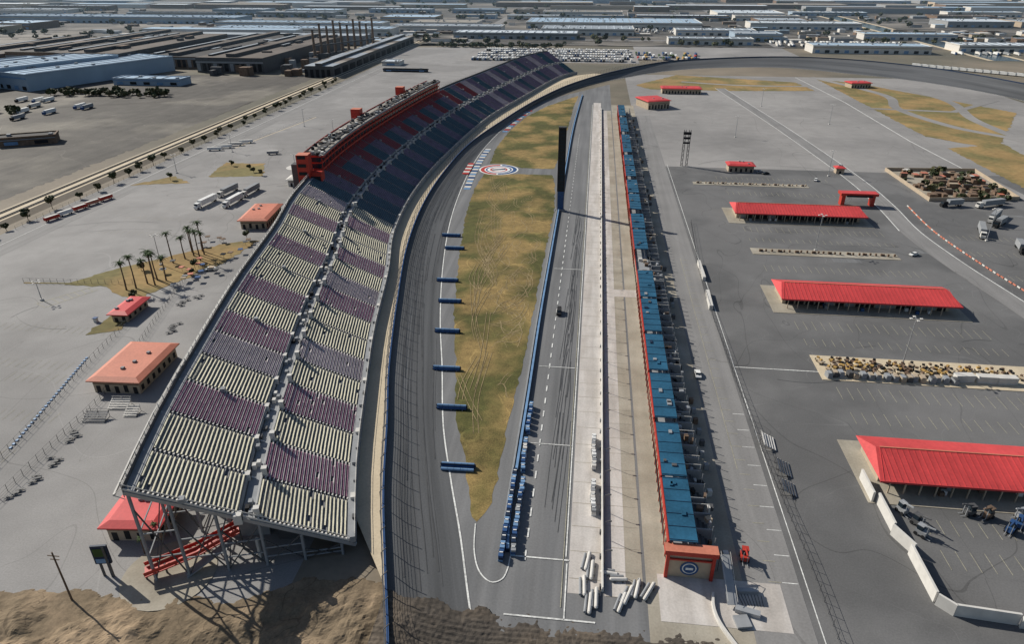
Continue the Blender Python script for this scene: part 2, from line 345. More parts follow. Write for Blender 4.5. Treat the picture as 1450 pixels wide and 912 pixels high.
def hn(x,y):
    edge=91.5+ (x+112)*.05+2.5*mnoise.noise(Vector((x*.12,0,3)))+mnoise.noise(Vector((x*.6,0,7)))+7*cl(0,1,(x+70)/12)
    e=cl(0,1,(edge-y)/8)*cl(0,1,(-34-x+(85-y)*-.28)/2+.6)
    n=mnoise.noise(Vector((x*.12,y*.12,0)))*1.4+mnoise.noise(Vector((x*.3,y*.4,5)))*.8+abs(mnoise.noise(Vector((x*.8,y*.8,9))))*.35+mnoise.noise(Vector((x*2,y*2,1)))*.06
    sp=.10*mnoise.noise(Vector((x*.9,y*.9,2)))+.12*mnoise.noise(Vector((x*.25,y*.25,2)))
    return (.10+sp if y<edge else sp-.04-(y-edge)*.04)+e*(.4+max(-.35,n))
mounds('dirt_mounds',-150,50,-28,103,240,120,hn,'dirt')
def hd(x,y):
    ed=95.5+2.2*mnoise.noise(Vector((x*.2,1,3)))+.8*mnoise.noise(Vector((x*.9,1,3)));e=cl(0,1,(ed-y)/2.5);bk=cl(0,1,(-13.5-x-(94-y)*.25)/18)
    return -.02+.13*mnoise.noise(Vector((x*1.1,y*1.1,4)))-(.3 if y>ed+1.5 else 0)+e*(.2+mnoise.noise(Vector((x*.6,y*.6,0)))*.12+mnoise.noise(Vector((x*2,y*2,0)))*.06+.07*math.sin(y*5+2*math.sin(x*.2)))+(3.1*bk**1.3 if y<ed+1.5 else 0)
mounds('churned_dirt',-38,60,32,99,240,120,hd,'darkdirt')
# ------------------------------------------------------------ outer wall + catch fence
OW=[(p[0],p[1]) for p in O];OZ=[p[2] for p in O]
m=MB();m.path(OW,.5,-.5,1.2,'navy','blue',z=OZ);m.obj('track_retaining_wall')
m=MB();FO=smooth([tuple(p) for p in outer[:16]],step=6.5)
for p,n in zip(FO,normals(FO)):
    x,y,zz=p;x+=n[0]*.5;y+=n[1]*.5
    m.beam((x,y,zz),(x,y,zz+4.6),.16,'dsteel');m.beam((x,y,zz+4.6),(x-n[0]*1.2,y-n[1]*1.2,zz+5.8),.14,'dsteel')
for h in (1.6,2.1,2.6,3.1,3.6,4.1,4.6,5.2):
    for i in range(len(FO)-1):
        a,b=FO[i],FO[i+1];m.beam((a[0]-.4,a[1],a[2]+h),(b[0]-.4,b[1],b[2]+h),.05,'dsteel')
m.obj('catch_fence')
# ------------------------------------------------------------ grandstand
F=smooth(Fp[1:],step=13.2);NS=len(F)
FN=normals(F)
Z0=3.6;SL=21.8/45.0;HV=.92
def S(i,t,v,dz=0):
    a,b=F[i],F[i+1];na,nb=FN[i],FN[i+1];h=v*HV
    x=(a[0]+na[0]*h)*(1-t)+(b[0]+nb[0]*h)*t;y=(a[1]+na[1]*h)*(1-t)+(b[1]+nb[1]*h)*t
    return (x,y,Z0+max(0,v)*SL+dz)
gs=empty('grandstand')
seat=MB();st=MB()
R=22
pat_lo=['beige','maroon','beige','maroon','beige','mauve','beige','beige','maroon','mauve','beige','maroon','beige']
pat_up=['beige','beige','maroon','beige','mauve','maroon','beige','maroon','beige','beige','maroon']
pb0,pb1=332,590
for i in range(NS-1):
    yy=F[i][1]
    w=math.hypot(F[i+1][0]-F[i][0],F[i+1][1]-F[i][1]);ta=.65/w
    for tier in(0,1):
        v0=(1.5,25.0)[tier];v1=(21.6,45.0)[tier];dv=(v1-v0)/R
        if yy<pb0-18: k=pat_up[i%11] if tier else pat_lo[i%13]
        elif yy<pb1+40: k='redseat' if tier and i%3==0 else ('teal' if (i+tier)%3 else 'purple')  # teal blocks paint the press box shadow onto this stretch of seats
        else: k=('purple','mauve','purple','teal','purple')[(i+tier)%5]
        for r in range(R):
            v=v0+dv*r
            a=S(i,0,v);b=S(i,1,v);c=S(i,1,v+dv);d=S(i,0,v+dv)
            za=a[2];zn=za+dv*SL
            st.face([(a[0],a[1],za),(b[0],b[1],za),(c[0],c[1],za),(d[0],d[1],za)][::-1],'tread')
            st.face([(d[0],d[1],za),(c[0],c[1],za),(c[0],c[1],zn),(d[0],d[1],zn)],'tread')
            kk=k
            if tier and pb0<yy<pb1 and r>R-8: kk='redseat'
            nseg=6;pale=k in('maroon','mauve')
            for q in range(nseg):
                t0=ta+(1-2*ta)*q/nseg;t1=ta+(1-2*ta)*(q+1)/nseg
                if random.random()<.012: continue
                j=random.uniform(-.03,.03)
                A=S(i,t0,v+.40+j);B=S(i,t1,v+.40+j);C=S(i,t1,v+.78+j);Dp=S(i,t0,v+.78+j)
                zs=za+.40
                seat.face([(A[0],A[1],zs),(B[0],B[1],zs),(C[0],C[1],zs),(Dp[0],Dp[1],zs)][::-1],kk)
                seat.face([(A[0],A[1],zs-.25),(B[0],B[1],zs-.25),(B[0],B[1],zs),(A[0],A[1],zs)],kk)
                if kk!='beige': seat.face([(Dp[0],Dp[1],zs-.1),(C[0],C[1],zs-.1),(C[0],C[1],zs+.24),(Dp[0],Dp[1],zs+.24)],kk)
            A=S(i,0,v+.02);B=S(i,1,v+.02);wn=.38 if pale else .14;C=S(i,1,v+wn);Dp=S(i,0,v+wn)
            zz=za+(.16 if pale else .05)
            st.face([(A[0],A[1],zz),(B[0],B[1],zz),(C[0],C[1],zz),(Dp[0],Dp[1],zz)][::-1],'treadl' if pale else 'wallg')
            A=S(i,0,v);B=S(i,ta*.8,v);C=S(i,ta*.8,v+dv*.5);Dp=S(i,0,v+dv*.5)
            st.face([(A[0],A[1],za+.2),(B[0],B[1],za+.2),(C[0],C[1],za+.2),(Dp[0],Dp[1],za+.2)],'wallw')
    for (v0,v1,zv) in ((-.5,1.5,1.5),(21.6,25,21.6),(45,47.2,45)):
        z_=Z0+zv*SL+.08
        P=[S(i,0,v0),S(i,1,v0),S(i,1,v1),S(i,0,v1)];st.face([(p[0],p[1],z_) for p in P][::-1],'wallg')
    z_=Z0+21.6*SL;P=[S(i,0,25),S(i,1,25)];st.face([(P[0][0],P[0][1],z_),(P[1][0],P[1][1],z_),(P[1][0],P[1][1],z_+1.7),(P[0][0],P[0][1],z_+1.7)],'wallg')
    P=[S(i,0,0,-1.5),S(i,1,0,-1.5),S(i,1,47.2,-1.3),S(i,0,47.2,-1.3)];st.face(P,'dsteel')
    P=[S(i,0,-.5),S(i,1,-.5)];st.face([(P[0][0],P[0][1],2),(P[1][0],P[1][1],2),(P[1][0],P[1][1],Z0+2),(P[0][0],P[0][1],Z0+2)],'wallg')
    P=[S(i,0,47.2),S(i,1,47.2)];st.face([(P[0][0],P[0][1],P[0][2]-2),(P[1][0],P[1][1],P[1][2]-2),(P[1][0],P[1][1],P[1][2]+.3),(P[0][0],P[0][1],P[0][2]+.3)],'dsteel')
seat.obj('seating',gs);st.obj('terraces',gs)
v=MB()
for i in range(NS-1):
    a=math.atan2(F[i+1][1]-F[i][1],F[i+1][0]-F[i][0])-math.pi/2
    zb=Z0+21.6*SL
    for t,vv,w_ in ((.0,25.2,1.7),(.1,21.2,1.3)):
        p=S(i,t,vv);v.box(p[0],p[1],zb-.6,w_,w_,2.5,a,'wallw')
        q=S(i,t,vv-(w_/2+.05)/HV);v.box(q[0],q[1],zb+.1,.12,.9,1.6,a,'dark')
    for q_ in range(3):
        p=S(i,random.random(),random.uniform(22,24.5));v.box(p[0],p[1],zb,.9,1.3,random.uniform(.7,1.5),a,random.choice(['dark','wallg','wallw','dsteel']))
    if i%3==0: p=S(i,0,36);v.box(p[0],p[1],p[2],1.2,1.4,1.1,a,'wallg')
    p=S(i,.03,.2);v.box(p[0],p[1],Z0,1.2,1.8,1.7,a,'wallw' if i%2 else 'wallg');p=S(i,.5,-.1);v.box(p[0],p[1],Z0,.8,1.2,1.5,a,random.choice(['wallg','dsteel']))
    for t in (0,.25,.5,.75):
        p=S(i,t,47.3);o=S(i,t,49.5)
        v.beam((p[0],p[1],p[2]-2.5),(p[0],p[1],p[2]+1.5),.14,'steel');v.beam((p[0],p[1],p[2]-.1),(o[0],o[1],p[2]-1.6),.12,'wallw');v.beam((o[0],o[1],p[2]-1.6),(p[0],p[1],p[2]-3),.12,'steel')
    for h in (.7,1.4):
        p=S(i,0,47.3);q=S(i,1,47.3);v.beam((p[0],p[1],p[2]+h),(q[0],q[1],q[2]+h),.1,'wallw')
    p=S(i,0,49.3);q=S(i,1,49.3);v.beam((p[0],p[1],p[2]-2.6),(q[0],q[1],q[2]-2.6),.35,'wallw',.5)
    for vv in (-.4,21.7,24.9):
        p=S(i,0,vv);q=S(i,1,vv);zz=Z0+21.6*SL if vv>0 else Z0+1.5
        for h in(.6,1.1): v.beam((p[0],p[1],zz+h),(q[0],q[1],zz+h),.07,'wallw')
v.obj('vomitories_and_rails',gs)
s=MB()
for i in list(range(0,NS)):
    ii=min(i,NS-2);t=0 if i<NS-1 else 1
    vs=(3,12,21,30,39,46.5)
    if 6<i<NS-4: vs=(39,46.5)
    for n_,vv in enumerate(vs):
        p=S(ii,t,vv,-1.7);s.beam((p[0],p[1],0),p,.5,'wallg')
        if i<5 and n_>0:
            q=S(ii,t,vs[n_-1],-1.7)
            s.beam((p[0],p[1],.3),q,.25,'dsteel');s.beam((q[0],q[1],.3),(p[0],p[1],q[2]),.25,'dsteel')
            for fz in(.33,.66): s.beam((p[0],p[1],q[2]*fz),(q[0],q[1],q[2]*fz),.25,'wallg')
    a=S(ii,t,-.4,-1.2);b=S(ii,t,47.2,-1.2);s.beam(a,b,.5,'steel',.9)
    if i<6 and ii<NS-2:
        for vv in(46.5,30):
            a0=S(ii,0,vv,-1.7);b0=S(ii,1,vv,-1.7);s.beam((a0[0],a0[1],0),(b0[0],b0[1],b0[2]*.5),.2,'dsteel')
            for fz in(.3,.6): s.beam((a0[0],a0[1],b0[2]*fz),(b0[0],b0[1],b0[2]*fz),.25,'wallg')
    if 0<i<12:
        p=S(ii,t,26,0);s.box(p[0],p[1],0,9,7,9,.2,'wallg');p=S(ii,t,14,0);s.box(p[0],p[1],0,8,13,5.5,.2,'dsteel')
a=S(0,0,-.4,.9);b=S(0,0,47.2,.9);s.beam(a,b,.12,'wallw');s.beam(S(0,0,-.4,-.3),S(0,0,47.2,-.3),.2,'wallw',.4)
for q in range(24): s.beam(S(0,0,q*2,0),S(0,0,q*2,1.1),.08,'wallw')
s.obj('steel_frame',gs)
B=smooth([(p[0],p[1]) for p in off(F,40)],step=6)
B=[p for p in B if pb0<=p[1]<=pb1];BN=normals(B)
pb=MB()
def bx(v0,v1,z0,z1,k,kt=None):
    for i in range(len(B)-1):
        a,b,na,nb=B[i],B[i+1],BN[i],BN[i+1]
        Q=[(a[0]+na[0]*v0,a[1]+na[1]*v0),(b[0]+nb[0]*v0,b[1]+nb[1]*v0),(b[0]+nb[0]*v1,b[1]+nb[1]*v1),(a[0]+na[0]*v1,a[1]+na[1]*v1)]
        pb.hexa([(x,y,z0) for x,y in Q],[(x,y,z1) for x,y in Q],k,kt)
V1=8.6
bx(-1.5,V1,27,27.8,'red');bx(-.2,V1-.4,27.8,30.2,'glass');bx(-1.2,V1,30.2,31.0,'red');bx(-.2,V1-.4,31.0,33.4,'glass');bx(-2.2,V1+.4,33.4,34.4,'red','rooft')
bx(-2.4,-2.21,34.2,35.2,'wallg');bx(V1+.41,V1+.6,33.8,35,'red');bx(1,4.5,34.4,34.9,'dsteel','roofd')
for i in range(len(B)):
    a,na=B[i],BN[i]
    pb.beam((a[0]-na[0]*1.2,a[1]-na[1]*1.2,25),(a[0]-na[0]*1.2,a[1]-na[1]*1.2,33),.3,'red')
    pb.beam((a[0]+na[0]*8,a[1]+na[1]*8,0),(a[0]+na[0]*8,a[1]+na[1]*8,27),.6,'dsteel')
    for q in range(5):
        if random.random()<.8:
            vv=random.uniform(-1,7.5);pb.box(a[0]+na[0]*vv,a[1]+na[1]*vv+random.uniform(-2.5,2.5),34.4,random.uniform(.8,2.0),random.uniform(.8,2.4),random.uniform(.4,1.8),.1,random.choice(['wallg','rooft','dark','dsteel','brown','dark','wallw']))
for i in (17,32):
    if i<len(B): a,na=B[i],BN[i];pb.box(a[0]+na[0]*10.5,a[1],0,6,6,39,0,'red','redroof2')
pb.obj('press_box',gs)
t=MB();t.box(-142,325,0,6,6,37,.1,'red','redroof2')
for z_ in range(3,36,4): t.box(-142,321.9,z_,4,.2,1.6,.1,'dark')
t.box(-137,327,22,6,6,6,.1,'red');t.box(-136.6,323.8,23,5,.4,3,.1,'dark');t.box(-148,329,0,4,5,31,.1,'dsteel');t.obj('elevator_tower',gs)
# ------------------------------------------------------------ ramp, kiosk, sign under near end
m=MB();m.disc(-88,99,.2,10,'tanc',30)
m.obj('entry_plaza')
m=MB()
m.beam((-92,97,2.2),(-83,103,3.4),3.2,'red',.3);m.beam((-83,103,3.4),(-75,108,6.4),3.2,'red',.3)
for sd in(-1.7,1.7):
    m.beam((-92+sd*.5,97-sd*.85,3.1),(-83+sd*.5,103-sd*.85,4.3),.12,'red',1.0);m.beam((-83+sd*.5,103-sd*.85,4.3),(-75+sd*.5,108-sd*.85,7.3),.12,'red',1.0)
for q in range(6): t_=q/5;m.beam((-92+17*t_,97+11*t_,0),(-92+17*t_,97+11*t_,2.2+4*t_*.95),.3,'dsteel')
m.beam((-84,99,.2),(-76,106,4.5),2.2,'wallg',.25);m.beam((-70,106,0),(-70,106,6),.6,'wallw');m.beam((-72,110,8),(-64,112,8),2.5,'wallt',.3)
m.obj('entry_ramp')
m=MB();m.box(-100,97,0,.5,.5,9,.2,'dsteel');m.box(-102,97,0,.4,.4,9,.2,'dsteel');m.box(-101,97,4,3.4,.5,5.2,.2,'navy');m.box(-101,96.7,4.3,2.6,.1,1.2,.2,'bluel');m.box(-101,96.7,6.2,2.6,.1,2.2,.2,'palmleaf');m.obj('entrance_sign')
def building(name,cx,cy,sx,sy,h,rot=0,wall='wallt',roof='redroof2',over=1.2,rh=.7):
    m=MB();m.box(0,0,0,sx,sy,h,0,wall)
    X,Y=sx/2+over,sy/2+over
    m.box(0,0,h,2*X,2*Y,rh*.5,0,roof)
    ins=2.0;b=[(-X,-Y,h+rh*.5),(X,-Y,h+rh*.5),(X,Y,h+rh*.5),(-X,Y,h+rh*.5)];t=[(-X+ins,-Y+ins,h+rh*1.6),(X-ins,-Y+ins,h+rh*1.6),(X-ins,Y-ins,h+rh*1.6),(-X+ins,Y-ins,h+rh*1.6)]
    m.hexa(b,t,roof)
    n=int(sx/3)
    for i in range(n): m.box(-sx/2+(i+.5)*sx/n,-sy/2-.04,.5 if i%2 else 0,1.3,.12,h*.55,0,'dark')
    n=int(sy/3)
    for i in range(n): m.box(sx/2+.04,-sy/2+(i+.5)*sy/n,.8,.12,1.3,h*.4,0,'dark')
    m.box(0,-sy/2-.05,h*.7,sx,.1,.35,0,'brown')
    for i in range(3): m.box(random.uniform(-sx/3,sx/3),random.uniform(-sy/3,sy/3),h+rh*1.6,1,1,.6,0,'wallg')
    return m.obj(name,loc=(cx,cy,0),rot=rot)
building('concession_building',-145,177,15,23,4.5,.05)
building('concession_building',-171,328,13,26,4.5,.12)
building('ticket_booth',-174,218,6,14,3.2,.05,'wallt','redroof')
building('concession_building',-102,113,12,11,4.5,.1,'wallt','redroof')
building('restroom_building',98,460,16,9,4,.0,'wallt','redroof',1)
building('restroom_building',161,461,5,5,3.5,.0,'wallt','redroof',.8)
building('medical_building',91,771,40,16,5,0,'wallt','redroof')
building('garage_office',56,686,22,26,7,.4,'wallt','redroof')
building('infield_building',290,832,22,14,5,.2,'wallt','redroof')
m=MB()
for x in(142,158): m.box(x,392,0,2,4,6,0,'red')
m.box(150,392,6,20,6,1.4,0,'red','redroof');m.box(150,388.8,5.4,14,.3,1.0,0,'dark');m.obj('tunnel_gate')
def garage(y,x0=78,x1=143):
    m=MB();yf,yb=y-1,y+18;cx=(x0+x1)/2;L=x1-x0
    m.box(cx,(yf+yb)/2,.05,L+8,yb-yf+7,.12,0,'tanc')
    m.box(cx,(yf+yb)/2+2.2,.17,L-2,yb-yf-6,4.2,0,'wallt')
    n=int(L/4)
    for i in range(n):
        x=x0+2+(i+.5)*(L-4)/n
        m.box(x,yf+5.1,.2,(L-4)/n-.7,.15,3.2,0,'dark' if random.random()<.7 else 'wallg')
        m.box(x-(L-4)/n/2,yf+.8,.17,.3,.3,4.1,0,'wallt')
    ym=(yf+yb)/2+1.5
    r=[(x0-1,yf),(x1+1,yf),(x1+1,yb),(x0-1,yb)];e=4.5;rz=7.0
    m.face([(r[0][0],yf,e),(r[1][0],yf,e),(r[1][0]-2,ym,rz),(r[0][0]+2,ym,rz)],'redroof')
    m.face([(r[2][0],yb,e),(r[3][0],yb,e),(r[0][0]+2,ym,rz),(r[1][0]-2,ym,rz)],'redroof')
    m.face([(r[0][0],yf,e),(r[0][0]+2,ym,rz),(r[3][0],yb,e)],'redroof');m.face([(r[1][0],yf,e),(r[2][0],yb,e),(r[1][0]-2,ym,rz)],'redroof')
    m.face([(r[0][0],yf,e-.02),(r[3][0],yb,e-.02),(r[2][0],yb,e-.02),(r[1][0],yf,e-.02)],'wallg')
    m.box(cx,yf-.1,e-.45,L+2,.15,.55,0,'redroof')
    x=x0
    while x<x1:
        m.beam((x,yf,e+.06),(x if x>x0+2 else x0+2,ym,rz+.06),.1,'redroof',.12);x+=1.5
    m.beam((x0+2,ym,rz+.08),(x1-2,ym,rz+.08),.4,'redroof2',.12)
    for q in range(7): m.box(random.uniform(x0+4,x1-4),yf+random.uniform(1,4),.17,1.2,1,1.2,0,random.choice(['blue','wallg','brown','white']))
    m.obj('garage_building')
for y in(357,252,145): garage(y)
m=MB()
for (x0,y0,x1,y1) in((64,423,133,429),(78,309,144,317),(79,199,150,215),):
    m.box((x0+x1)/2,(y0+y1)/2,.04,x1-x0,y1-y0,.16,0,'bright' if y0<200 else 'tanc')
m.obj('paddock_island')
m=MB()
for (x0,y0,x1,n,k) in((66,426,131,26,'wallt'),(82,313,142,24,'brown')):
    for i in range(n):
        x=x0+(x1-x0)*i/(n-1)+random.uniform(-.5,.5);m.box(x,y0+random.uniform(-.3,.3),.2,.7,.7,1.1,0,k);
        if i%3==0:m.box(x+1,y0+.5,.2,1.2,.8,.8,0,'brown')
m.obj('hydrant_bollards')
m=MB()
for i in range(105):
    x=81+ (i%37)*1.78+random.uniform(-.7,.7);y=211.5-(i//37)*2.6+random.uniform(-.8,.8)-(x-80)*.03
    if (x>136 and y<206) or random.random()<.12: continue
    r=random.uniform(-.8,.8)
    k=random.choice(['yellow','yellow','brown','wallt','bright','bright'])
    m.box(x,y,.6,1.0,1.8,.6,r,k);m.box(x+.1,y+.5,1.2,.8,.7,.5,r,random.choice(['brown','yellow','dark']));m.box(x,y-.7,.2,1.3,.4,.5,r,'dark');m.box(x,y+.7,.2,1.3,.4,.5,r,'dark')
m.obj('equipment_carts')
m=MB()
for i in range(18):
    x=81+i*2.3+random.uniform(-.4,.4);y=201.5+random.uniform(-.6,.6);m.box(x,y,.2,1.6,2.4,1.7,random.uniform(-.2,.2),random.choice(['dsteel','wallg','wallg','wallt']));m.box(x,y,1.95,1.3,2.0,.2,0,random.choice(['dsteel','steel','wallt']))
m.obj('generator_row')
def container(x,y,rot=0,k='white',L=6):
    m=MB();m.box(0,0,.15,L,2.4,2.5,0,k)
    for i in range(int(L/.5)): m.box(-L/2+.25+i*.5,-1.23,.3,.12,.08,2.2,0,k)
    m.box(L/2+.03,0,.3,.06,2.2,2.2,0,'steel');m.obj('storage_container',loc=(x,y,0),rot=rot)
for x,r in((124,.1),(131,0),(137,.05)): container(x,203.5,r,'wallw')
container(176,225,1.5);container(180,229,1.5,'wallw',12)
# ------------------------------------------------------------ vehicles
def car_mesh(k,van=False):
    m=MB();L,W=4.6,1.8
    prof=[(-2.3,.35),(-2.3,.85),(-1.35,1.0),(-.75,1.5),(1.05,1.5),(1.75,1.0),(2.3,.9),(2.3,.35)] if not van else [(-2.5,.35),(-2.5,1.1),(-1.9,1.25),(-1.3,2.0),(2.5,2.0),(2.5,.35)]
    n=len(prof)
    for sd in(-1,1):
        P=[(x,sd*(W/2-(.15 if z>1.2 else 0)),z) for x,z in prof];m.face(P if sd<0 else P[::-1],k)
    for i in range(n):
        a,b=prof[i],prof[(i+1)%n];ia=.15 if a[1]>1.2 else 0;ib=.15 if b[1]>1.2 else 0
        gl=(a[1]!=b[1] and max(a[1],b[1])>1.3 and min(a[1],b[1])>.9)
        m.face([(a[0],-W/2+ia,a[1]),(a[0],W/2-ia,a[1]),(b[0],W/2-ib,b[1]),(b[0],-W/2+ib,b[1])],'glass' if gl else k)
    h0=1.05 if not van else 1.3;h1=1.42 if not van else 1.85
    for sd in(-1,1): m.face([(-.95,sd*.9,h0),(1.4,sd*.9,h0),(1.0,sd*.80,h1),(-.7,sd*.80,h1)],'glass')
    for x in(-1.4,1.4):
        for sd in(-1,1): m.tube((x,sd*.7,.33),(x,sd*.95,.33),.33,.33,'dark',12)
    for sd in(-1,1): m.box(-2.3,sd*.6,.65,.06,.35,.15,0,'white');m.box(2.3,sd*.6,.7,.06,.35,.15,0,'red')
    return m.mesh('car_'+k)
cars={k:car_mesh(k) for k in('white','dark','wallg','blue','red')};vans={k:car_mesh(k,True) for k in('white','dark')}
def car(x,y,r,k='white',van=False): inst((vans if van else cars)[k],'parked_van' if van else 'parked_car',x,y,.1,r)
car(152,316,.5,'white',0);car(38.8,197,1.57,'white');car(-9,237,1.57,'dark',True)
for (x,y,r,k) in((110,455,.3,'wallg'),(113,452,.3,'dark'),(141,440,1.2,'white'),(-165,262,.6,'white')): car(x,y,r,k)
def truck_mesh(kb,kc,L=14):
    m=MB();m.box(0,0,1.2,L,2.6,2.8,0,kb);m.box(-L/2-2.2,0,.6,2.6,2.4,2.6,0,kc);m.box(-L/2-3.7,0,.6,.9,2.2,1.3,0,kc);m.box(-L/2-3.52,0,2.0,.1,2.1,.9,0,'glass')
    for x in(-L/2-3.2,-L/2-.8,L/2-1.2,L/2-2.6):
        for s_ in(-1,1): m.tube((x,s_*.9,.5),(x,s_*1.25,.5),.5,.5,'dark',10)
    return m.mesh('truck')
trk=[truck_mesh('white','white'),truck_mesh('wallg','wallw'),truck_mesh('wallg','dark',9)]
for (x,y,r,q) in((-214,352,1.45,0),(-212,374,1.45,1),(-200,356,1.5,0),(-199,376,1.5,1),(204,396,.3,2),(216,376,.9,1),(225,398,.4,1),(214,366,.8,2),(198,352,1.2,1),(205,330,1.3,2)): inst(trk[q],'parked_truck',x,y,.1,r)
def forklift(x,y,r,k='dsteel'):
    m=MB();m.box(0,0,.5,2.4,1.6,1.1,0,k);m.box(.4,0,1.6,1.3,1.4,1.3,0,'glass');m.box(.4,0,2.9,1.5,1.5,.12,0,k)
    for yy in(-.5,.5): m.box(-1.7,yy,.2,1.4,.15,.1,0,'steel');m.box(-1.25,yy,.2,.12,.15,3.0,0,'steel')
    for xx in(-.8,.9):
        for s_ in(-1,1): m.tube((xx,s_*.7,.45),(xx,s_*1.0,.45),.45,.45,'dark',10)
    m.beam((.5,.0,2.9),(-2.6,0,3.6),.3,k);m.obj('telehandler',loc=(x,y,.1),rot=r)
for (x,y,r,k) in((81,138,2,'steel'),(83,134,2.2,'dsteel'),(82.5,130.5,2.3,'steel'),(97,139,.2,'dsteel'),(101,138.5,.5,'brown'),(104,134,.8,'blue'),(107,136,1,'blue'),(109,139,.3,'steel'),(39.5,118,1.5,'red'),(112,135,.5,'dsteel')): forklift(x,y,r,k)
m=MB()
for a,b in(((75,150),(75,141)),((76.2,141),(76.2,130.5)),((75.6,130),(78.3,124)),((77.4,124),(77.4,110.5)),((77.4,110),(80,107.4)),((80,107.6),(92,106.6)),((92,105.9),(104,105)),((104,104.2),(116,103.4)),((116,102.8),(130,102))):
    m.path([a,b],.5,0,3.2,'wallw');
m.obj('screen_wall')
# ------------------------------------------------------------ pit wall, pit-side items
m=MB();m.box(7.5,385,0,.55,560,1.1,0,'wallw');m.box(7.5,385,1.1,.25,560,.5,0,'wallw');m.box(8.1,385,.1,.35,560,.5,0,'wallg')
y=106
while y<660:
    m.box(7.0,y,.1,.35,.8,1.0,0,random.choice(['wallg','wallw','dsteel']));y+=random.uniform(5,10)
m.obj('pit_wall')
lm=MB();lm.tube((0,0,0),(0,0,4),.09,.07,'dsteel',6);lm.beam((0,0,4),(.9,-.1,4.5),.09,'dsteel');lm.box(1.1,-.1,4.35,.8,.35,.18,0,'dsteel');lm=lm.mesh('pit_lamp')
for y in range(112,640,9): inst(lm,'street_lamp',7.9,y,1.1,0)
m=MB()
PL=smooth([(-14.2,114),(-15,124),(-15.3,151),(-15.5,183),(-16,239),(-16,337),(-16,432),(-15.5,583),(-12,741)],6)
m.path(PL,.7,0,1.2,'navy','bluel');
m.path(off(PL,1.0),.5,0,.9,'wallg');m.obj('pit_road_wall')
def foam(name,P,kk):
    m=MB()
    for i,(x,y,r) in enumerate(P):
        for h in range(3): m.box(x+random.uniform(-.1,.1),y,.05+h*.62,1.1,2.2,.58,r+random.uniform(-.05,.05),kk[(i*7+h)%len(kk)])
        m.box(x,y+.2,.2,1.2,.12,1.8,r,'dark');m.box(x,y,1.92,.8,.3,.12,r,'white')
    return m.obj(name)
foam('barrier_stack',[(-12.9+random.uniform(-.15,.15)-(y-114)*.012,y,random.uniform(-.12,.12)) for y in [114+2.6*i for i in range(10)]],['bluel','blue','wallg','bluel','navy'])
foam('barrier_stack',[(-13.7+random.uniform(-.15,.15),y,random.uniform(-.12,.12)) for y in [143+2.8*i for i in range(5)]],['bluel','blue','bluel','wallw'])
foam('barrier_stack',[(-14.0+random.uniform(-.15,.15),y,random.uniform(-.12,.12)) for y in [160+3*i for i in range(5)]],['bluel','blue'])
foam('barrier_stack',[(-15.4,y,0) for y in [112+2.6*i for i in range(12)]],['bluel','navy','blue'])
foam('barrier_stack',[(5.2+random.uniform(-.2,.2),y,random.uniform(-.1,.1)) for y in [129+2.4*i for i in range(5)]+[146+2.4*i for i in range(6)]],['white','wallw','wallg'])
for (x,y) in((-67,316),(-62,299),(-58,262),(-53,242),(-49,217),(-44,191),(-38,169),(-31,142)):
    m=MB();two=y<150
    for h,(dy,zz) in enumerate(((-.45,.5),(.45,.5),(0,1.15))):
        for j in range(5):
            xa=-4.4+j*1.78;m.tube((xa,dy+(.2 if two else 0),zz),(xa+1.7,dy+(.2 if two else 0),zz),.42,.42,('blue','navy','bluel')[h],12)
        m.tube((-4.7,dy,zz),(4.8,dy,zz),.3,.3,'navy',8)
    if two:
        for j in range(5): m.tube((-4.4+j*1.78,-1.3,.5),(-2.7+j*1.78,-1.3,.5),.42,.42,'bluel',12)
    for xx in(-3.4,0,3.4): m.box(xx,0,0,.25,2.2,.2,0,'steel')
    m.obj('foam_barrier',loc=(x,y,.12),rot=.03)
for (x,y,r) in((3.6,106,1.6),(5.2,110.5,1.5),(6.2,103,1.55),(4.9,101.5,1.5),(11,108.5,.1),(9,110,-.1),(13,104.5,1.2),(15,106.5,1.35),(11.6,102.4,1.25),(17.5,106,1.1),(4.2,113,1.4)):
    m=MB();L=5 if x not in(11,9) else 3.4
    m.tube((-L/2,0,.5),(L/2,0,.5),.42,.42,'wallw',10);m.tube((-L/2,0,.5),(-L/2-.3,0,.5),.42,.2,'wallw',10);m.tube((L/2,0,.5),(L/2+.3,0,.5),.42,.2,'wallw',10)
    m.tube((-L/2,.9,.4),(L/2-.5,.9,.4),.34,.34,'wallg',10)
    for xx in(-L/4,L/4): m.box(xx,0,0,.3,1.3,.3,0,'dsteel')
    m.obj('barrier_tube',loc=(x,y,.1),rot=r)
# ------------------------------------------------------------ scoring pylon
m=MB();m.box(0,0,0,5.0,2.4,1.0,0,'wallg');m.box(0,0,1,3.4,1.4,10,0,'blue');m.box(0,0,11,3.7,1.6,34,0,'dark')
for i in range(20): m.box(0,-.85,12+i*1.6,2.9,.1,1.1,0,'glass');m.box(1.9,0,12+i*1.6,.1,1.0,1.1,0,'glass')
for x in(-1.95,1.95): m.box(x,-.85,1,.2,.2,44,0,'dsteel')
m.box(0,0,45,4.2,2.0,.5,0,'dsteel');m.obj('scoring_pylon',loc=(-15.2,363,0))
m=MB()
for dx in(0,3.2):
    for z_ in range(0,24,3):
        for a_,b_ in(((-.6,-.6),(.6,-.6)),((.6,-.6),(.6,.6)),((.6,.6),(-.6,.6)),((-.6,.6),(-.6,-.6))):
            m.beam((dx+a_[0],a_[1],z_),(dx+b_[0],b_[1],z_+3),.14,'dsteel')
            m.beam((dx+a_[0],a_[1],z_),(dx+a_[0],a_[1],z_+3),.18,'dsteel')
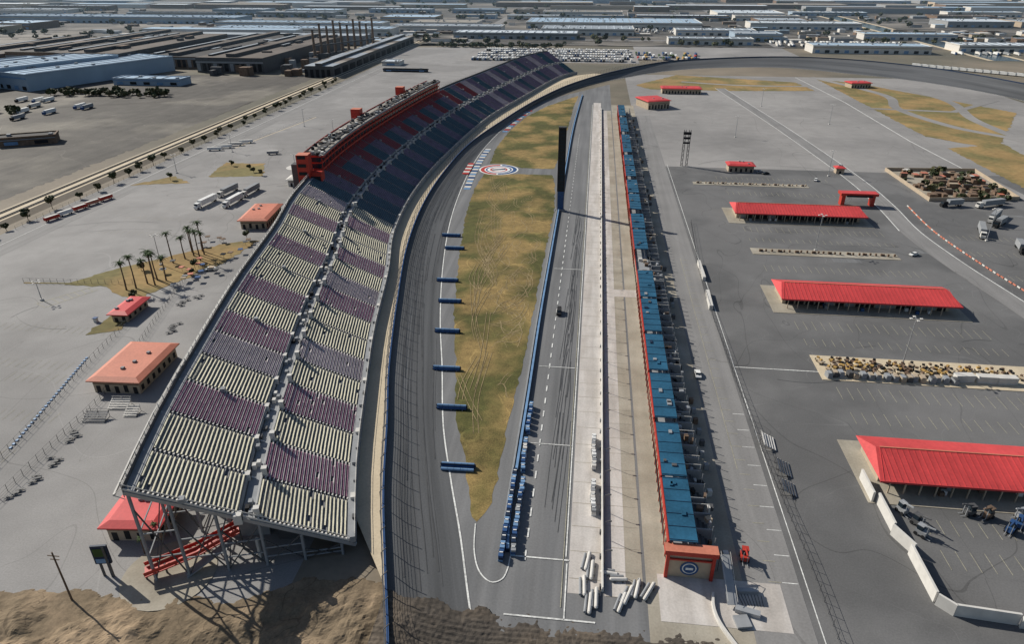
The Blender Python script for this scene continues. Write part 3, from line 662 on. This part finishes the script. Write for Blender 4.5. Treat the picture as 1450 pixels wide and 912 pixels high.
m.box(1.6,0,21,5,2,1.5,0,'dark');m.box(1.6,0,18,4.6,1.6,1.2,0,'dark');m.box(1.6,0,15,4.2,1.4,1,0,'dark');m.obj('floodlight_tower',loc=(61,467,0))
# ------------------------------------------------------------ pit suites
ps=empty('pit_suites_building')
segs=[(113,134),(134.8,157),(159.5,183),(184.5,208),(210,236),(237.5,263),(287,313),(314.5,336),(343,370),(372,398),(406,430),(432,458),(466,492),(494,520),(530,556),(558,584),(592,640)]
fr=MB();rf=MB()
for (y0,y1) in segs:
    cy=(y0+y1)/2;L=y1-y0;hz=8.6+random.uniform(-.15,.15);wx=5.9+random.uniform(-.2,.2)
    rf.box(21.6+wx/2,cy,hz,wx,L,.25,0,'blueroof')
    for i in range(int(L/4)+1):
        y=y0+.3+i*(L-.6)/max(1,int(L/4));rf.box(21.6+wx/2,y,hz+.25,wx,.12,.1,0,'navy')
    rf.box(21.35,cy,7.9,.3,L,.75,0,'red')
    for q in range(3):
        rf.box(random.uniform(22.5,26.5),random.uniform(y0+2,y1-2),hz+.25,random.uniform(.6,1.4),random.uniform(.8,2),.35,0,random.choice(['navy','wallg','blueroof','dsteel']))
    y=y0+.3
    while y<y1:
        for x in(21.6,27.2): fr.beam((x,y,0),(x,y,8.55),.18,'dsteel' if x>22 else 'red')
        fr.beam((32.2,y,0),(32.2,y,6.8),.15,'steel')
        if random.random()<.5: fr.beam((27.2,y,6.8),(32.2,y,6.8),.12,'wallw')
        y+=3.6
fr.box(24.5,370,0,5.4,512,3.2,0,'wallt');fr.box(24.6,370,4.6,5.8,512,.35,0,'wallg');fr.box(21.72,370,4.95,.15,512,1.0,0,'red')
y=115
while y<620: fr.box(21.76,y,.4,.12,2.4,2.4,0,'dark');y+=3.8
for s_ in range(6): fr.box(28.0+s_*.75,370,0,.75,512,5.0-s_*.62,0,'tread' if s_%2 else 'dsteel')
y=116
while y<622:
    fr.box(30.2,y,0,4.4,.4,5.2,0,'wallg');fr.beam((28,y,5),(28,y,7.4),.12,'wallw');fr.beam((33,y,0),(33,y,3.5),.14,'wallw')
    for q in range(4): fr.box(random.uniform(28,33),y+random.uniform(.8,4),random.choice([1.6,2.6,4.2]),random.uniform(.5,1.6),random.uniform(.5,1.6),random.uniform(.6,1.8),random.uniform(-.3,.3),random.choice(['wallw','dark','brown','steel','dsteel','dsteel','wallt','dark']))
    if random.random()<.35: fr.box(34.5+random.random(),y+2,0,1.2,1.2,1.8,.1,random.choice(['wallw','wallg','brown','dsteel']))
    y+=5.2
for (y0,y1) in((263.5,286),(336.5,342.5),(398.5,405.5),(458.5,465.5),(520.5,529)):
    for q in range(6): fr.box(random.uniform(22.5,26.5),random.uniform(y0+1,y1-1),4.95,1.5,1.5,1.2,0,random.choice(['wallw','wallt','brown']))
fr.box(26.2,112,0,10,1.6,6.8,0,'wallt');fr.box(26.2,111.8,7.0,11.4,2.6,1.2,0,'red','redroof2');fr.box(26.2,110.9,5.4,9.9,.4,.35,0,'red')
for x in (21.3,31.1): fr.box(x,111.0,0,.7,.8,7,0,'red')
for i in range(28):
    t0=2*math.pi*i/28;t1=2*math.pi*(i+1)/28;cx,cz=26.2,2.9
    for (r,k,yy) in((2.0,'blue',111.1),(1.55,'white',111.07),(1.3,'blue',111.04)): fr.face([(cx,yy,cz),(cx+r*math.cos(t0),yy,cz+r*math.sin(t0)),(cx+r*math.cos(t1),yy,cz+r*math.sin(t1))],k)
fr.box(26.2,111.0,2.6,1.6,.1,.6,.0,'white')
fr.obj('suite_frame',ps);rf.obj('canopies',ps)
m=MB();m.rect(19.5,99,46,111.5,.09,'conc');m.obj('concrete_pad')
m=MB();m.beam((34,114,5),(34.5,104,1.0),2.0,'steel',.2)
for sd in(-1,1): m.beam((34+sd,114,6),(34.5+sd,104,2),.08,'wallw');m.beam((34+sd,114,0),(34+sd,114,6),.12,'dsteel')
for q in range(10): m.beam((33.4,105+q,1.35+q*.4),(35.4,105+q,1.35+q*.4),.3,'dsteel',.05)
m.box(37.5,103,.1,5,1.4,1.0,-.25,'steel');m.box(38.5,108.5,.1,4.5,1.0,.9,.1,'steel');m.box(36,100.5,.1,3,3,.6,.2,'wallg')
for q in range(8): m.beam((37+q*.6,105,0.1),(36+q*.7,107,1.2),.12,'dsteel')
m.obj('access_stair')
m=MB();m.path(smooth([(31,107),(30.6,103),(31.5,99),(34,94),(37,88)],1.5),.5,0,1.0,'wallw');m.obj('concrete_barrier')
m=MB();m.path([(51,294),(51,275)],1.2,0,2,'wallw');m.path([(50.5,262),(50,247)],1.4,0,2,'wallw');m.obj('white_barrier')
def bleacher(x,y,rot,w=7,k='steel'):
    m=MB()
    for i in range(5):
        m.box(0,i*.75,.4+i*.35,w,.35,.08,0,k);m.box(0,i*.75-.3,.15+i*.35,w,.3,.05,0,'wallw')
    for xx in(-w/2+.3,0,w/2-.3): m.beam((xx,-.3,.1),(xx,3.2,1.8),.1,k);m.beam((xx,3.2,0),(xx,3.2,2.4),.1,k);m.beam((xx,0,0),(xx,3.2,0),.1,k)
    m.beam((-w/2,3.4,2.5),(w/2,3.4,2.5),.08,k);m.obj('bleacher',loc=(x,y,.08),rot=rot)
bleacher(55.5,162,1.5,6,'wallw');bleacher(57,151,1.5,6,'dsteel');bleacher(56.4,143,1.5,5,'dsteel');bleacher(-139,157,.1,6,'wallw');bleacher(-142,150,.1,7,'dsteel');bleacher(-133,154,.1,4,'wallw')
# ------------------------------------------------------------ fences and poles
def fence(P,step=3,h=2.2,name='chain_link_fence',k='dsteel'):
    m=MB();Q=smooth(P,step)
    for p in Q: m.beam((p[0],p[1],0),(p[0],p[1],h),.09,k)
    for i in range(len(Q)-1):
        for z_ in(h*.15,h*.5,h): m.beam((*Q[i],z_),(*Q[i+1],z_),.05,k)
    m.obj(name)
fence([(54.5,60),(54.2,112),(52.6,141),(51.2,172),(50.4,213),(49.8,273),(54,350)])
fence([(-142,90),(-146,140),(-148,164),(-160,210),(-170,248)]);fence([(-154,120),(-160,155),(-165,179),(-172,221)]);fence([(-237,240),(-199,243),(-190,244)]);fence([(-290,300),(-290,900)],5)
fence([(-260,515),(-248,595)],2,1.5,'white_railing','white')
m=MB();m.strip([(-237,240),(-199,243)],1.2,.07,'bgrass');m.strip([(-262,480),(-245,600)],1,.07,'bright');m.obj('kerb_strip')
def pole(x,y,h,name='light_pole',arms=1,k='steel'):
    m=MB();m.box(0,0,0,1,1,.7,0,'wallw');m.tube((0,0,.5),(0,0,h),.2,.12,k,8)
    for a_ in range(4): 
        dx,dy=((1,0),(-1,0),(0,1),(0,-1))[a_];m.beam((0,0,h),(dx*1.3,dy*1.3,h+.1),.1,k);m.box(dx*1.6,dy*1.6,h,.8,.8,.2,0,'wallw')
    m.obj(name,loc=(x,y,0))
for x,y,h in((108,211,18),(108,317,17.5),(152,452,16),(-190,265,14),(-267,411,12),(-258,469,12),(-190,420,12),(195,340,16),(112,560,16),(200,620,16),(160,700,16),(-217,225,8),(-240,560,14),(-200,520,14)): pole(x,y,h)
m=MB();m.tube((0,0,0),(0,0,14),.22,.15,'bark',8);m.beam((-1.3,0,13),(1.3,0,13),.15,'bark');m.beam((-1,0,12),(1,0,12),.15,'bark');m.obj('utility_pole',loc=(-104.7,90,0))
for (x,y,n) in((-143,143,5),(-141,132,4),(-159,229,5),(-151,208,7),(-142,119,3),(-140,125,3),(-156,235,3)):
    m=MB()
    for i in range(n):
        a_=random.uniform(-1.5,1.5);b_=i*1.2-n*.5
        m.box(a_,b_,.6,1.8,.7,.08,.2,'dsteel');m.box(a_,b_+.6,.35,1.8,.25,.06,.2,'wallg');m.box(a_,b_-.6,.35,1.8,.25,.06,.2,'wallg');m.box(a_,b_,.04,.15,1.2,.5,.2,'dsteel')
    m.obj('picnic_table_group',loc=(x,y,0),rot=.3)
m=MB();m.box(0,0,0,1.2,1.2,1.6,0,'wallw');m.box(0,0,1.6,1.6,1.6,.2,0,'blue');m.obj('info_kiosk',loc=(-183,210,0))
m=MB();m.tube((0,0,0),(0,0,7),.5,.4,'wallw');m.disc(0,0,7.2,7,'wallw',28);m.disc(0,0,7.22,4,'bluel',24,3)
m.tube((6,3,0),(6,3,16),.5,.5,'bluel');m.tube((6,3,10),(6,3,15),2.2,2.2,'bluel',16);m.tube((0,0,6.5),(0,0,7.15),.5,7,'wallw',28);m.obj('fan_plaza_canopy',loc=(-183,408,0))
building('ticket_office',-179,395,8,9,4,.1,'wallw','wallw')
m=MB()
for q in range(26):
    x=random.uniform(-186,-160);y=random.uniform(236,300);m.tube((x,y,0),(x,y,2.2),.06,.06,'dsteel',5);m.box(x,y,2.2,2.2,2.2,.25,random.random(),random.choice(['wallg','wallt','blue','redroof2','dsteel','brown']))
m.obj('market_canopies')
for (x,y,L,k) in((-282,316,8,'red'),(-281,325,8,'white'),(-279,334,8,'red'),(-278,343,8,'redroof2'),(-276,352,8,'red'),(-273,472,10,'white'),(-269,480,10,'white'),(-265,488,10,'wallw'),(-261,497,10,'white'),(-226,466,8,'wallg')):
    m=MB();m.box(0,0,.8,L,2.0,1.6,0,k);m.box(0,0,2.4,L-.4,1.7,.15,0,'wallw')
    for xx in(-L/3,L/3):
        for s_ in(-1,1): m.tube((xx,s_*.8,.4),(xx,s_*1.1,.4),.4,.4,'dark',8)
    m.beam((L/2,0,.6),(L/2+1.5,0,.5),.15,'dsteel');m.obj('cargo_trailer',loc=(x,y,0),rot=1.3 if x<-275 else .3)
m=MB();C=[(193,470),(250,474),(246,412),(194,404)]
m.poly(C,.07,'tanc');m.path(C+[C[0]],.5,0,2.2,'wallt');
for i in range(60):
    x=random.uniform(198,242);y=random.uniform(412,466);k=random.choice(['brown','wallt','roofd','redroof2','wallw','brown','brown'])
    sx,sy=random.uniform(2,6),random.uniform(2,5);m.box(x,y,.1,sx,sy,random.uniform(1.5,3.2),0,'brown',k)
m.obj('hospitality_compound')
# ------------------------------------------------------------ plants
def tree_mesh(h=7,r=3,n=240,k='leaf'):
    m=MB();m.tube((0,0,0),(0,0,h*.5),.22,.12,'bark',6)
    cl=[]
    for i in range(7):
        a_=random.uniform(0,6.3);q=random.uniform(.2,.75)*r;c=Vector((math.cos(a_)*q,math.sin(a_)*q,h*random.uniform(.5,.9)));cl.append((c,random.uniform(.35,.6)*r));m.tube((0,0,h*.38),tuple(c),.1,.04,'bark',4)
    for i in range(n):
        c,rr=random.choice(cl);d=Vector((random.gauss(0,1),random.gauss(0,1),random.gauss(0,.8))).normalized()*rr*random.uniform(.6,1.05)
        p=c+d;u=Vector((random.gauss(0,1),random.gauss(0,1),random.gauss(0,.5))).normalized()*.5;w_=u.cross(d).normalized()*.45
        m.face([tuple(p-u-w_),tuple(p+u-w_),tuple(p+u+w_),tuple(p-u+w_)],k)
    return m.mesh('tree')
trees=[tree_mesh(),tree_mesh(8,3.5),tree_mesh(6,2.6)]
def palm_mesh(h):
    m=MB();m.tube((0,0,0),(.2,0,h*.5),.32,.22,'bark',7);m.tube((.2,0,h*.5),(.15,.1,h),.22,.2,'bark',7)
    for i in range(26):
        a_=i*2.4;el=random.uniform(-.5,.9);L=random.uniform(2.1,2.9);p=Vector((.15,.1,h));dirv=Vector((math.cos(a_),math.sin(a_),el)).normalized()
        w_=Vector((-math.sin(a_),math.cos(a_),0))*.32
        for s_ in range(4):
            q=p+dirv*(L/4);dirv=(dirv+Vector((0,0,-.33))).normalized();w2=w_*(1-.22*(s_+1))
            m.face([tuple(p-w_),tuple(p),tuple(q),tuple(q-w2+Vector((0,0,-.15)))],'palmleaf');m.face([tuple(p+w_),tuple(p),tuple(q),tuple(q+w2+Vector((0,0,-.15)))],'palmleaf');p=q;w_=w2
    for i in range(8):
        a_=i*.8;m.face([(.15,.1,h),(.15+.7*math.cos(a_),.1+.7*math.sin(a_),h-1.3),(.15+.7*math.cos(a_+.5),.1+.7*math.sin(a_+.5),h-1.3)],'brown')
    return m.mesh('palm')
palms=[palm_mesh(11),palm_mesh(12.5),palm_mesh(9.5)]
for i,(x,y) in enumerate(((-189,238),(-186,240),(-184,245),(-182,249),(-180,244),(-178,249),(-185,251),(-186,268),(-183,273),(-181,277),(-180,283),(-177,279),(-184,281),(-175,272),(-97,104),(-96,108))): 
    inst(palms[i%3],'palm_tree',x,y,0,i*1.3,1.15 if i<14 else .5)
for i in range(34):
    y=270+i*16+random.uniform(-4,4);inst(trees[i%3],'tree',-294+random.uniform(-3,3),y,0,i,random.uniform(.6,.9))
for (x,y) in((-224,425),(-218,418),(-210,412),(-170,255),(-172,262),(-166,300),(-262,395),(-180,230),(-240,432),(-195,258)): inst(trees[int(-x)%3],'tree',x,y,0,x,.55)
def treemass(name,pts,h=6):
    m=MB()
    for (x,y) in pts:
        hh=h*random.uniform(.6,1.2);m.tube((x,y,0),(x,y,hh*.5),.3,.2,'bark',4)
        for i in range(26):
            d=Vector((random.gauss(0,1),random.gauss(0,1),random.gauss(0,1))).normalized();p=Vector((x,y,hh*.65))+Vector((d.x*hh*.5,d.y*hh*.5,d.z*hh*.35));u=Vector((random.gauss(0,1),random.gauss(0,1),random.gauss(0,.4))).normalized()*hh*.22;w_=u.cross(d).normalized()*hh*.2
            m.face([tuple(p-u-w_),tuple(p+u-w_),tuple(p+u+w_),tuple(p-u+w_)],'leaf')
    m.obj(name)
treemass('tree_belt',[(random.uniform(-560,-440),690+random.uniform(-14,14)) for i in range(60)]+[(random.uniform(-640,-500),random.uniform(560,600)) for i in range(25)])
treemass('tree_belt',[(random.uniform(195,248),random.uniform(406,470)) for i in range(26)],4)
treemass('tree_belt',[(-200+random.uniform(-80,90)+i*1,1195+random.uniform(-8,8)) for i in range(60)],7)
# ------------------------------------------------------------ railway and frontage road
m=MB();m.rect(-292,230,-270,1000,.05,'lane')
m.rect(-281.2,230,-280.9,1000,.07,'wline');m.obj('frontage_road')
m=MB()
for q in range(40):
    y0=200+q*40;y1=y0+40
    for (a,za,b,zb,k) in((-322,0,-317,1.6,'earth'),(-317,1.6,-304,1.6,'bright'),(-304,1.6,-299,0,'earth')): m.face([(a,y0,za),(b,y0,zb),(b,y1,zb),(a,y1,za)],k)
m.obj('railway_embankment')
m=MB()
for x in(-315,-313.5,-308,-306.5): m.box(x,1000,1.7,.25,1600,.2,0,'dsteel')
m.box(-314.2,1000,1.62,3,1600,.06,0,'darkdirt');m.box(-307.2,1000,1.62,3,1600,.06,0,'darkdirt')
m.obj('railway_track')
# ------------------------------------------------------------ industrial buildings
def wh(m,cx,cy,sx,sy,h,roof,wall,strips=True,detail=True):
    m.box(cx,cy,0,sx,sy,h,0,wall,roof)
    if detail:
        for (a,b,c,d) in((0,-sy/2,sx,.6),(0,sy/2,sx,.6),(-sx/2,0,.6,sy),(sx/2,0,.6,sy)): m.box(cx+a,cy+b,h-.5,c+.6,d,1.3,0,wall)
        for i in range(int(sx*sy/1500)+2): m.box(cx+random.uniform(-.45,.45)*sx,cy+random.uniform(-.45,.45)*sy,h,2.5,3.5,1.6,0,'wallg')
        m.box(cx,cy-sy/2-.4,h*.72,sx,.3,h*.1,0,random.choice(['bluel','wallg','wallt','dsteel']))
    n=int(sx/14)
    for i in range(n):
        x=cx-sx/2+(i+.5)*sx/n
        if strips: m.box(x,cy,h,1.6 if i%2 else .8,sy*.94,.5,0,'roofg' if roof!='roofg' else 'roofw')
        if detail: m.box(x,cy-sy/2-.35,1,sx/n*.45,.3,min(4,h*.4),0,'dark' if i%3 else 'bluel')
def warehouse(x0,y0,x1,y1,h,roof='roofw',wall='wallw',rot=0,name='warehouse',strips=True):
    m=MB();wh(m,0,0,x1-x0,y1-y0,h,roof,wall,strips);m.obj(name,loc=((x0+x1)/2,(y0+y1)/2,0),rot=rot)
ex=[]
def W(*a,**k): warehouse(*a,**k);ex.append(a[:4])
W(-152,1580,216,1720,13,'roofb');W(321,1620,547,1680,12,'roofw');W(330,1169,503,1215,11,'roofb');W(121,1275,262,1310,10,'roofg');W(150,1450,300,1500,10,'roofg')
W(303,1960,470,2100,12,'roofw');W(-753,1375,-393,1440,12,'roofb');W(-414,1462,-190,1520,12,'roofg');W(-1432,1620,-821,1700,14,'roofb','wallb');W(-820,1520,-450,1580,12,'roofb');W(560,1210,700,1260,10,'roofg');W(480,1400,640,1440,10,'roofb')
for i in range(3): W(-760+i*62,640+i*32,-690+i*62,850+i*20,17+(i%2)*3,'roofb','wallb',rot=-.35)
W(-640,500,-610,530,5,'roofd','roofd',strips=False);W(-444,470,-405,485,6,'roofd','brown',rot=.5,strips=False);W(-540,752,-460,775,7,'roofb','wallb')
sm=empty('steel_mill');m=MB()
for i in range(5):
    x0=-880+i*95;m_y0=860+(i%2)*30;L=270+(i*53)%90
    cx=x0+45
    m.box(cx,m_y0+L/2,0,88,L,15+i%3*3,0,'brown' if i%2 else 'dsteel','roofd' if i%2 else 'roofbr')
    hh=15+i%3*3
    m.box(cx,m_y0+L/2,hh,12,L*.96,4,0,'dsteel','roofbr');m.box(cx-32,m_y0+L/2,hh,5,L*.9,2,0,'dsteel','roofg')
    for q in range(9): m.box(cx+random.uniform(-38,38),m_y0+random.uniform(.05,.95)*L,hh,random.uniform(3,12),random.uniform(4,30),random.uniform(1,4),0,'dsteel',random.choice(['roofbr','roofd','roofg','brown']))
    for q in range(12): m.box(x0+4+q*7.3,m_y0-.3,2,4.5,.5,9,0,'dark' if q%3 else 'wallg')
    m.box(cx,m_y0-.4,11.5,88,.6,2,0,'wallg')
m.box(-600,1225,0,420,40,15,0,'wallg','roofg');m.box(-700,1320,0,300,35,15,0,'wallw','roofb');m.box(-1050,950,0,200,180,14,0,'dsteel','roofbr')
for q in range(40): m.box(random.uniform(-480,-360),random.uniform(835,1000),0,random.uniform(3,14),random.uniform(3,12),random.uniform(3,14),0,random.choice(['brown','dsteel','wallg']))
m.obj('mill_halls',sm)
m=MB()
for i in range(10):
    x=-392+i*5.5;y=985+i*13;h=40+(i*7)%11
    m.tube((x,y,0),(x,y,h),2.3,1.5,'brown',10);m.tube((x,y,h),(x,y,h+1),1.7,1.7,'dark',10);m.box(x,y,0,7,7,9,0,'dsteel')
m.beam((-392,985,20),(-340,1102,20),2,'dsteel');m.obj('smokestacks',sm)
m=MB()
for i in range(14):
    y=835+i*400/14;m.box(-330,y+14,0,36,28,13,0,'dsteel',('roofg','rooft','roofbr','roofg')[i%4])
    m.box(-330,y+14,13,8,27.6,3,0,'dsteel','roofg');m.box(-311.8,y+14,1,.4,20,8,0,'dark')
for q in range(5): m.box(-346+q*7,834.6,0,4,.4,9,0,'dark')
m.obj('crane_shed',sm)
W(-286,950,-262,975,5,'roofw',strips=False);W(-268,893,-211,899,3,'roofd','dark',strips=False)
m=MB()
def rows(x0,y0,x1,y1,dx,dy,p,rot=0,ks=('white','white','wallw','wallg')):
    y=y0
    while y<y1:
        x=x0
        while x<x1:
            if random.random()<p:
                yq=y+random.uniform(-1.5,1.5);m.box(x,yq,1,2.6,13,3,rot,random.choice(ks));m.box(x,yq-7.9,.5,2.4,2.2,2.4,rot,random.choice(('dark','white','blue','wallg')));m.box(x,yq+4,0,2.2,3,.98,rot,'dark')
            x+=dx
        y+=dy
rows(-175,1030,50,1180,3.8,30,.82);rows(60,1060,150,1130,4,28,.5,ks=('red','yellow','white','blue','palmleaf'))
rows(-140,1500,200,1560,5,28,.4);rows(300,1270,520,1330,5,26,.5);rows(540,1180,700,1200,5,26,.5)
rows(-600,560,-470,660,9,28,.18);rows(-520,480,-430,520,8,28,.15);rows(-700,330,-380,420,14,40,.05)
m.obj('trailer_yard')
m=MB();m.rect(-195,1010,60,1190,.04,'lotC');m.rect(60.1,1060,300,1238,.04,'lotC');m.obj('truck_yard_pavement')
m=MB()
for i in range(22):
    t=i/21;x=425+140*t;y=1020-130*t;m.box(x,y,1,12,2.8,3.2,-.8,'white');m.box(x,y,0,10,2,1,-.8,'dark')
m.obj('trailer_row')
m=MB();m.poly([(560,1100),(600,1100),(640,2400),(600,2400)],.2,'water');m.poly([(552,1100),(560,1100),(600,2400),(590,2400)],.3,'bright');m.poly([(600,1100),(608,1100),(650,2400),(640,2400)],.3,'bright');m.obj('canal')
m=MB();zz=.15
for P,w_ in (([(-300,1330),(500,1350),(1500,1300)],16),([(300,1250),(330,2900)],18),([(-230,1250),(-240,3500)],18),([(-2500,1830),(2200,1880)],18),([(-3500,2350),(2600,2400)],20),([(-900,1250),(-950,3800)],18),([(850,1000),(1100,3500)],18),([(-1600,1400),(-1900,4000)],18)):
    zz+=.03;m.strip(smooth(P,60),w_,zz,'lane')
m.obj('distant_roads')
y=1340.0;dm=MB()
RK=['roofw','roofg','roofb','roofg','roofb','rooft','roofd','roofbr','roofw']
while y<6500:
    far=y>2100
    dpt=random.choice((40,60,85))*(1+ (y-1300)/3500)
    x=-1.02*y-200
    while x<.66*y+250:
        wd=random.uniform(60,260)*(1.0+(y-1300)/5000)
        x0,y0,x1,y1=x,y,x+wd,y+dpt
        ok=random.random()<.7 and not any(x0<e[2]+25 and x1>e[0]-25 and y0<e[3]+20 and y1>e[1]-20 for e in ex)
        if x1>-1150 and x0<-300 and y0<1480: ok=False
        if ok:
            rk=random.choice(RK);wl=random.choice(['wallw','wallt','wallg','wallg','wallb','brown'])
            if far: wh(dm,(x0+x1)/2,(y0+y1)/2,wd,dpt,random.uniform(9,14),rk,wl,False,False)
            else: warehouse(x0,y0,x1,y1,random.uniform(8,13),rk,wl,strips=wd>150)
        x+=wd+random.choice((15,30,60,110))
    y+=dpt+random.choice((30,45,70))*(1+(y-1300)/4000)
dm.obj('industrial_district')
def district(name,x0,y0,x1,y1,n):
    m=MB()
    for i in range(n):
        x=random.uniform(x0,x1);y_=random.uniform(y0,y1);k=random.choice(['roofg','roofg','roofb','rooft','brown','roofd','wallw','roofbr'])
        m.box(x,y_,0,random.uniform(8,35),random.uniform(8,22),random.uniform(3,7),0,random.choice(['wallw','wallt','wallg','brown']),k)
    m.obj(name)
district('industrial_sheds',640,1100,1500,1600,220);district('industrial_sheds',580,820,900,1080,70);district('industrial_sheds',-1500,880,-1160,1400,110);district('industrial_sheds',-900,1240,-370,1360,60);district('industrial_sheds',300,1340,560,1600,25)
district('industrial_sheds',-370,1270,-230,1460,14);district('industrial_sheds',-1400,1350,1100,2100,240)
treemass('tree_belt',[(random.uniform(-1200,1200),random.choice((1335,1845,1870,1250))+random.uniform(-10,10)) for i in range(240)],9)
treemass('tree_belt',[(random.uniform(-2600,1800),random.uniform(1400,3200)) for i in range(420)],10)
treemass('tree_belt',[(random.uniform(600,1500),random.uniform(1080,1600)) for i in range(120)],8)
# ------------------------------------------------------------ aerial haze: a thin air volume over the far valley
hm=bpy.data.materials.new('haze_air');hm.use_nodes=True;hn_=hm.node_tree;hn_.nodes.clear()
vs_=hn_.nodes.new('ShaderNodeVolumeScatter');vs_.inputs['Color'].default_value=(.55,.78,1,1);vs_.inputs['Density'].default_value=.00007;vs_.inputs['Anisotropy'].default_value=.2
oo=hn_.nodes.new('ShaderNodeOutputMaterial');hn_.links.new(vs_.outputs[0],oo.inputs['Volume'])
m=MB();m.box(0,5800,-1,16000,10000,91,0,'white');ho=m.obj('haze');ho.data.materials.clear();ho.data.materials.append(hm)
# ------------------------------------------------------------ light, sky, camera
el=math.radians(34.5);az=Vector((-.885,.465))
w=bpy.data.worlds.new('World');sc.world=w;w.use_nodes=True;nt=w.node_tree
sky=nt.nodes.new('ShaderNodeTexSky');sky.sky_type='NISHITA';sky.sun_disc=False;sky.sun_elevation=el;sky.sun_rotation=math.atan2(az.x,az.y)
nt.links.new(sky.outputs[0],nt.nodes['Background'].inputs[0]);nt.nodes['Background'].inputs[1].default_value=.075
sd=bpy.data.lights.new('sun','SUN');sd.energy=5.0;sd.angle=math.radians(.5);sd.color=(1,.95,.86)
so=bpy.data.objects.new('sun',sd);sc.collection.objects.link(so)
tosun=Vector((az.x*math.cos(el),az.y*math.cos(el),math.sin(el)));so.rotation_euler=(-tosun).to_track_quat('-Z','Y').to_euler()
cd=bpy.data.cameras.new('camera');cd.sensor_width=36;cd.lens=967/1450*36;cd.clip_end=20000;cd.clip_start=1
co=bpy.data.objects.new('camera',cd);sc.collection.objects.link(co);co.location=(0,0,120)
co.rotation_euler=(math.radians(90-27.6),0,math.atan(126/967*math.cos(math.radians(27.6))));sc.camera=co
sc.view_settings.view_transform='Standard';sc.view_settings.look='None';sc.view_settings.exposure=0
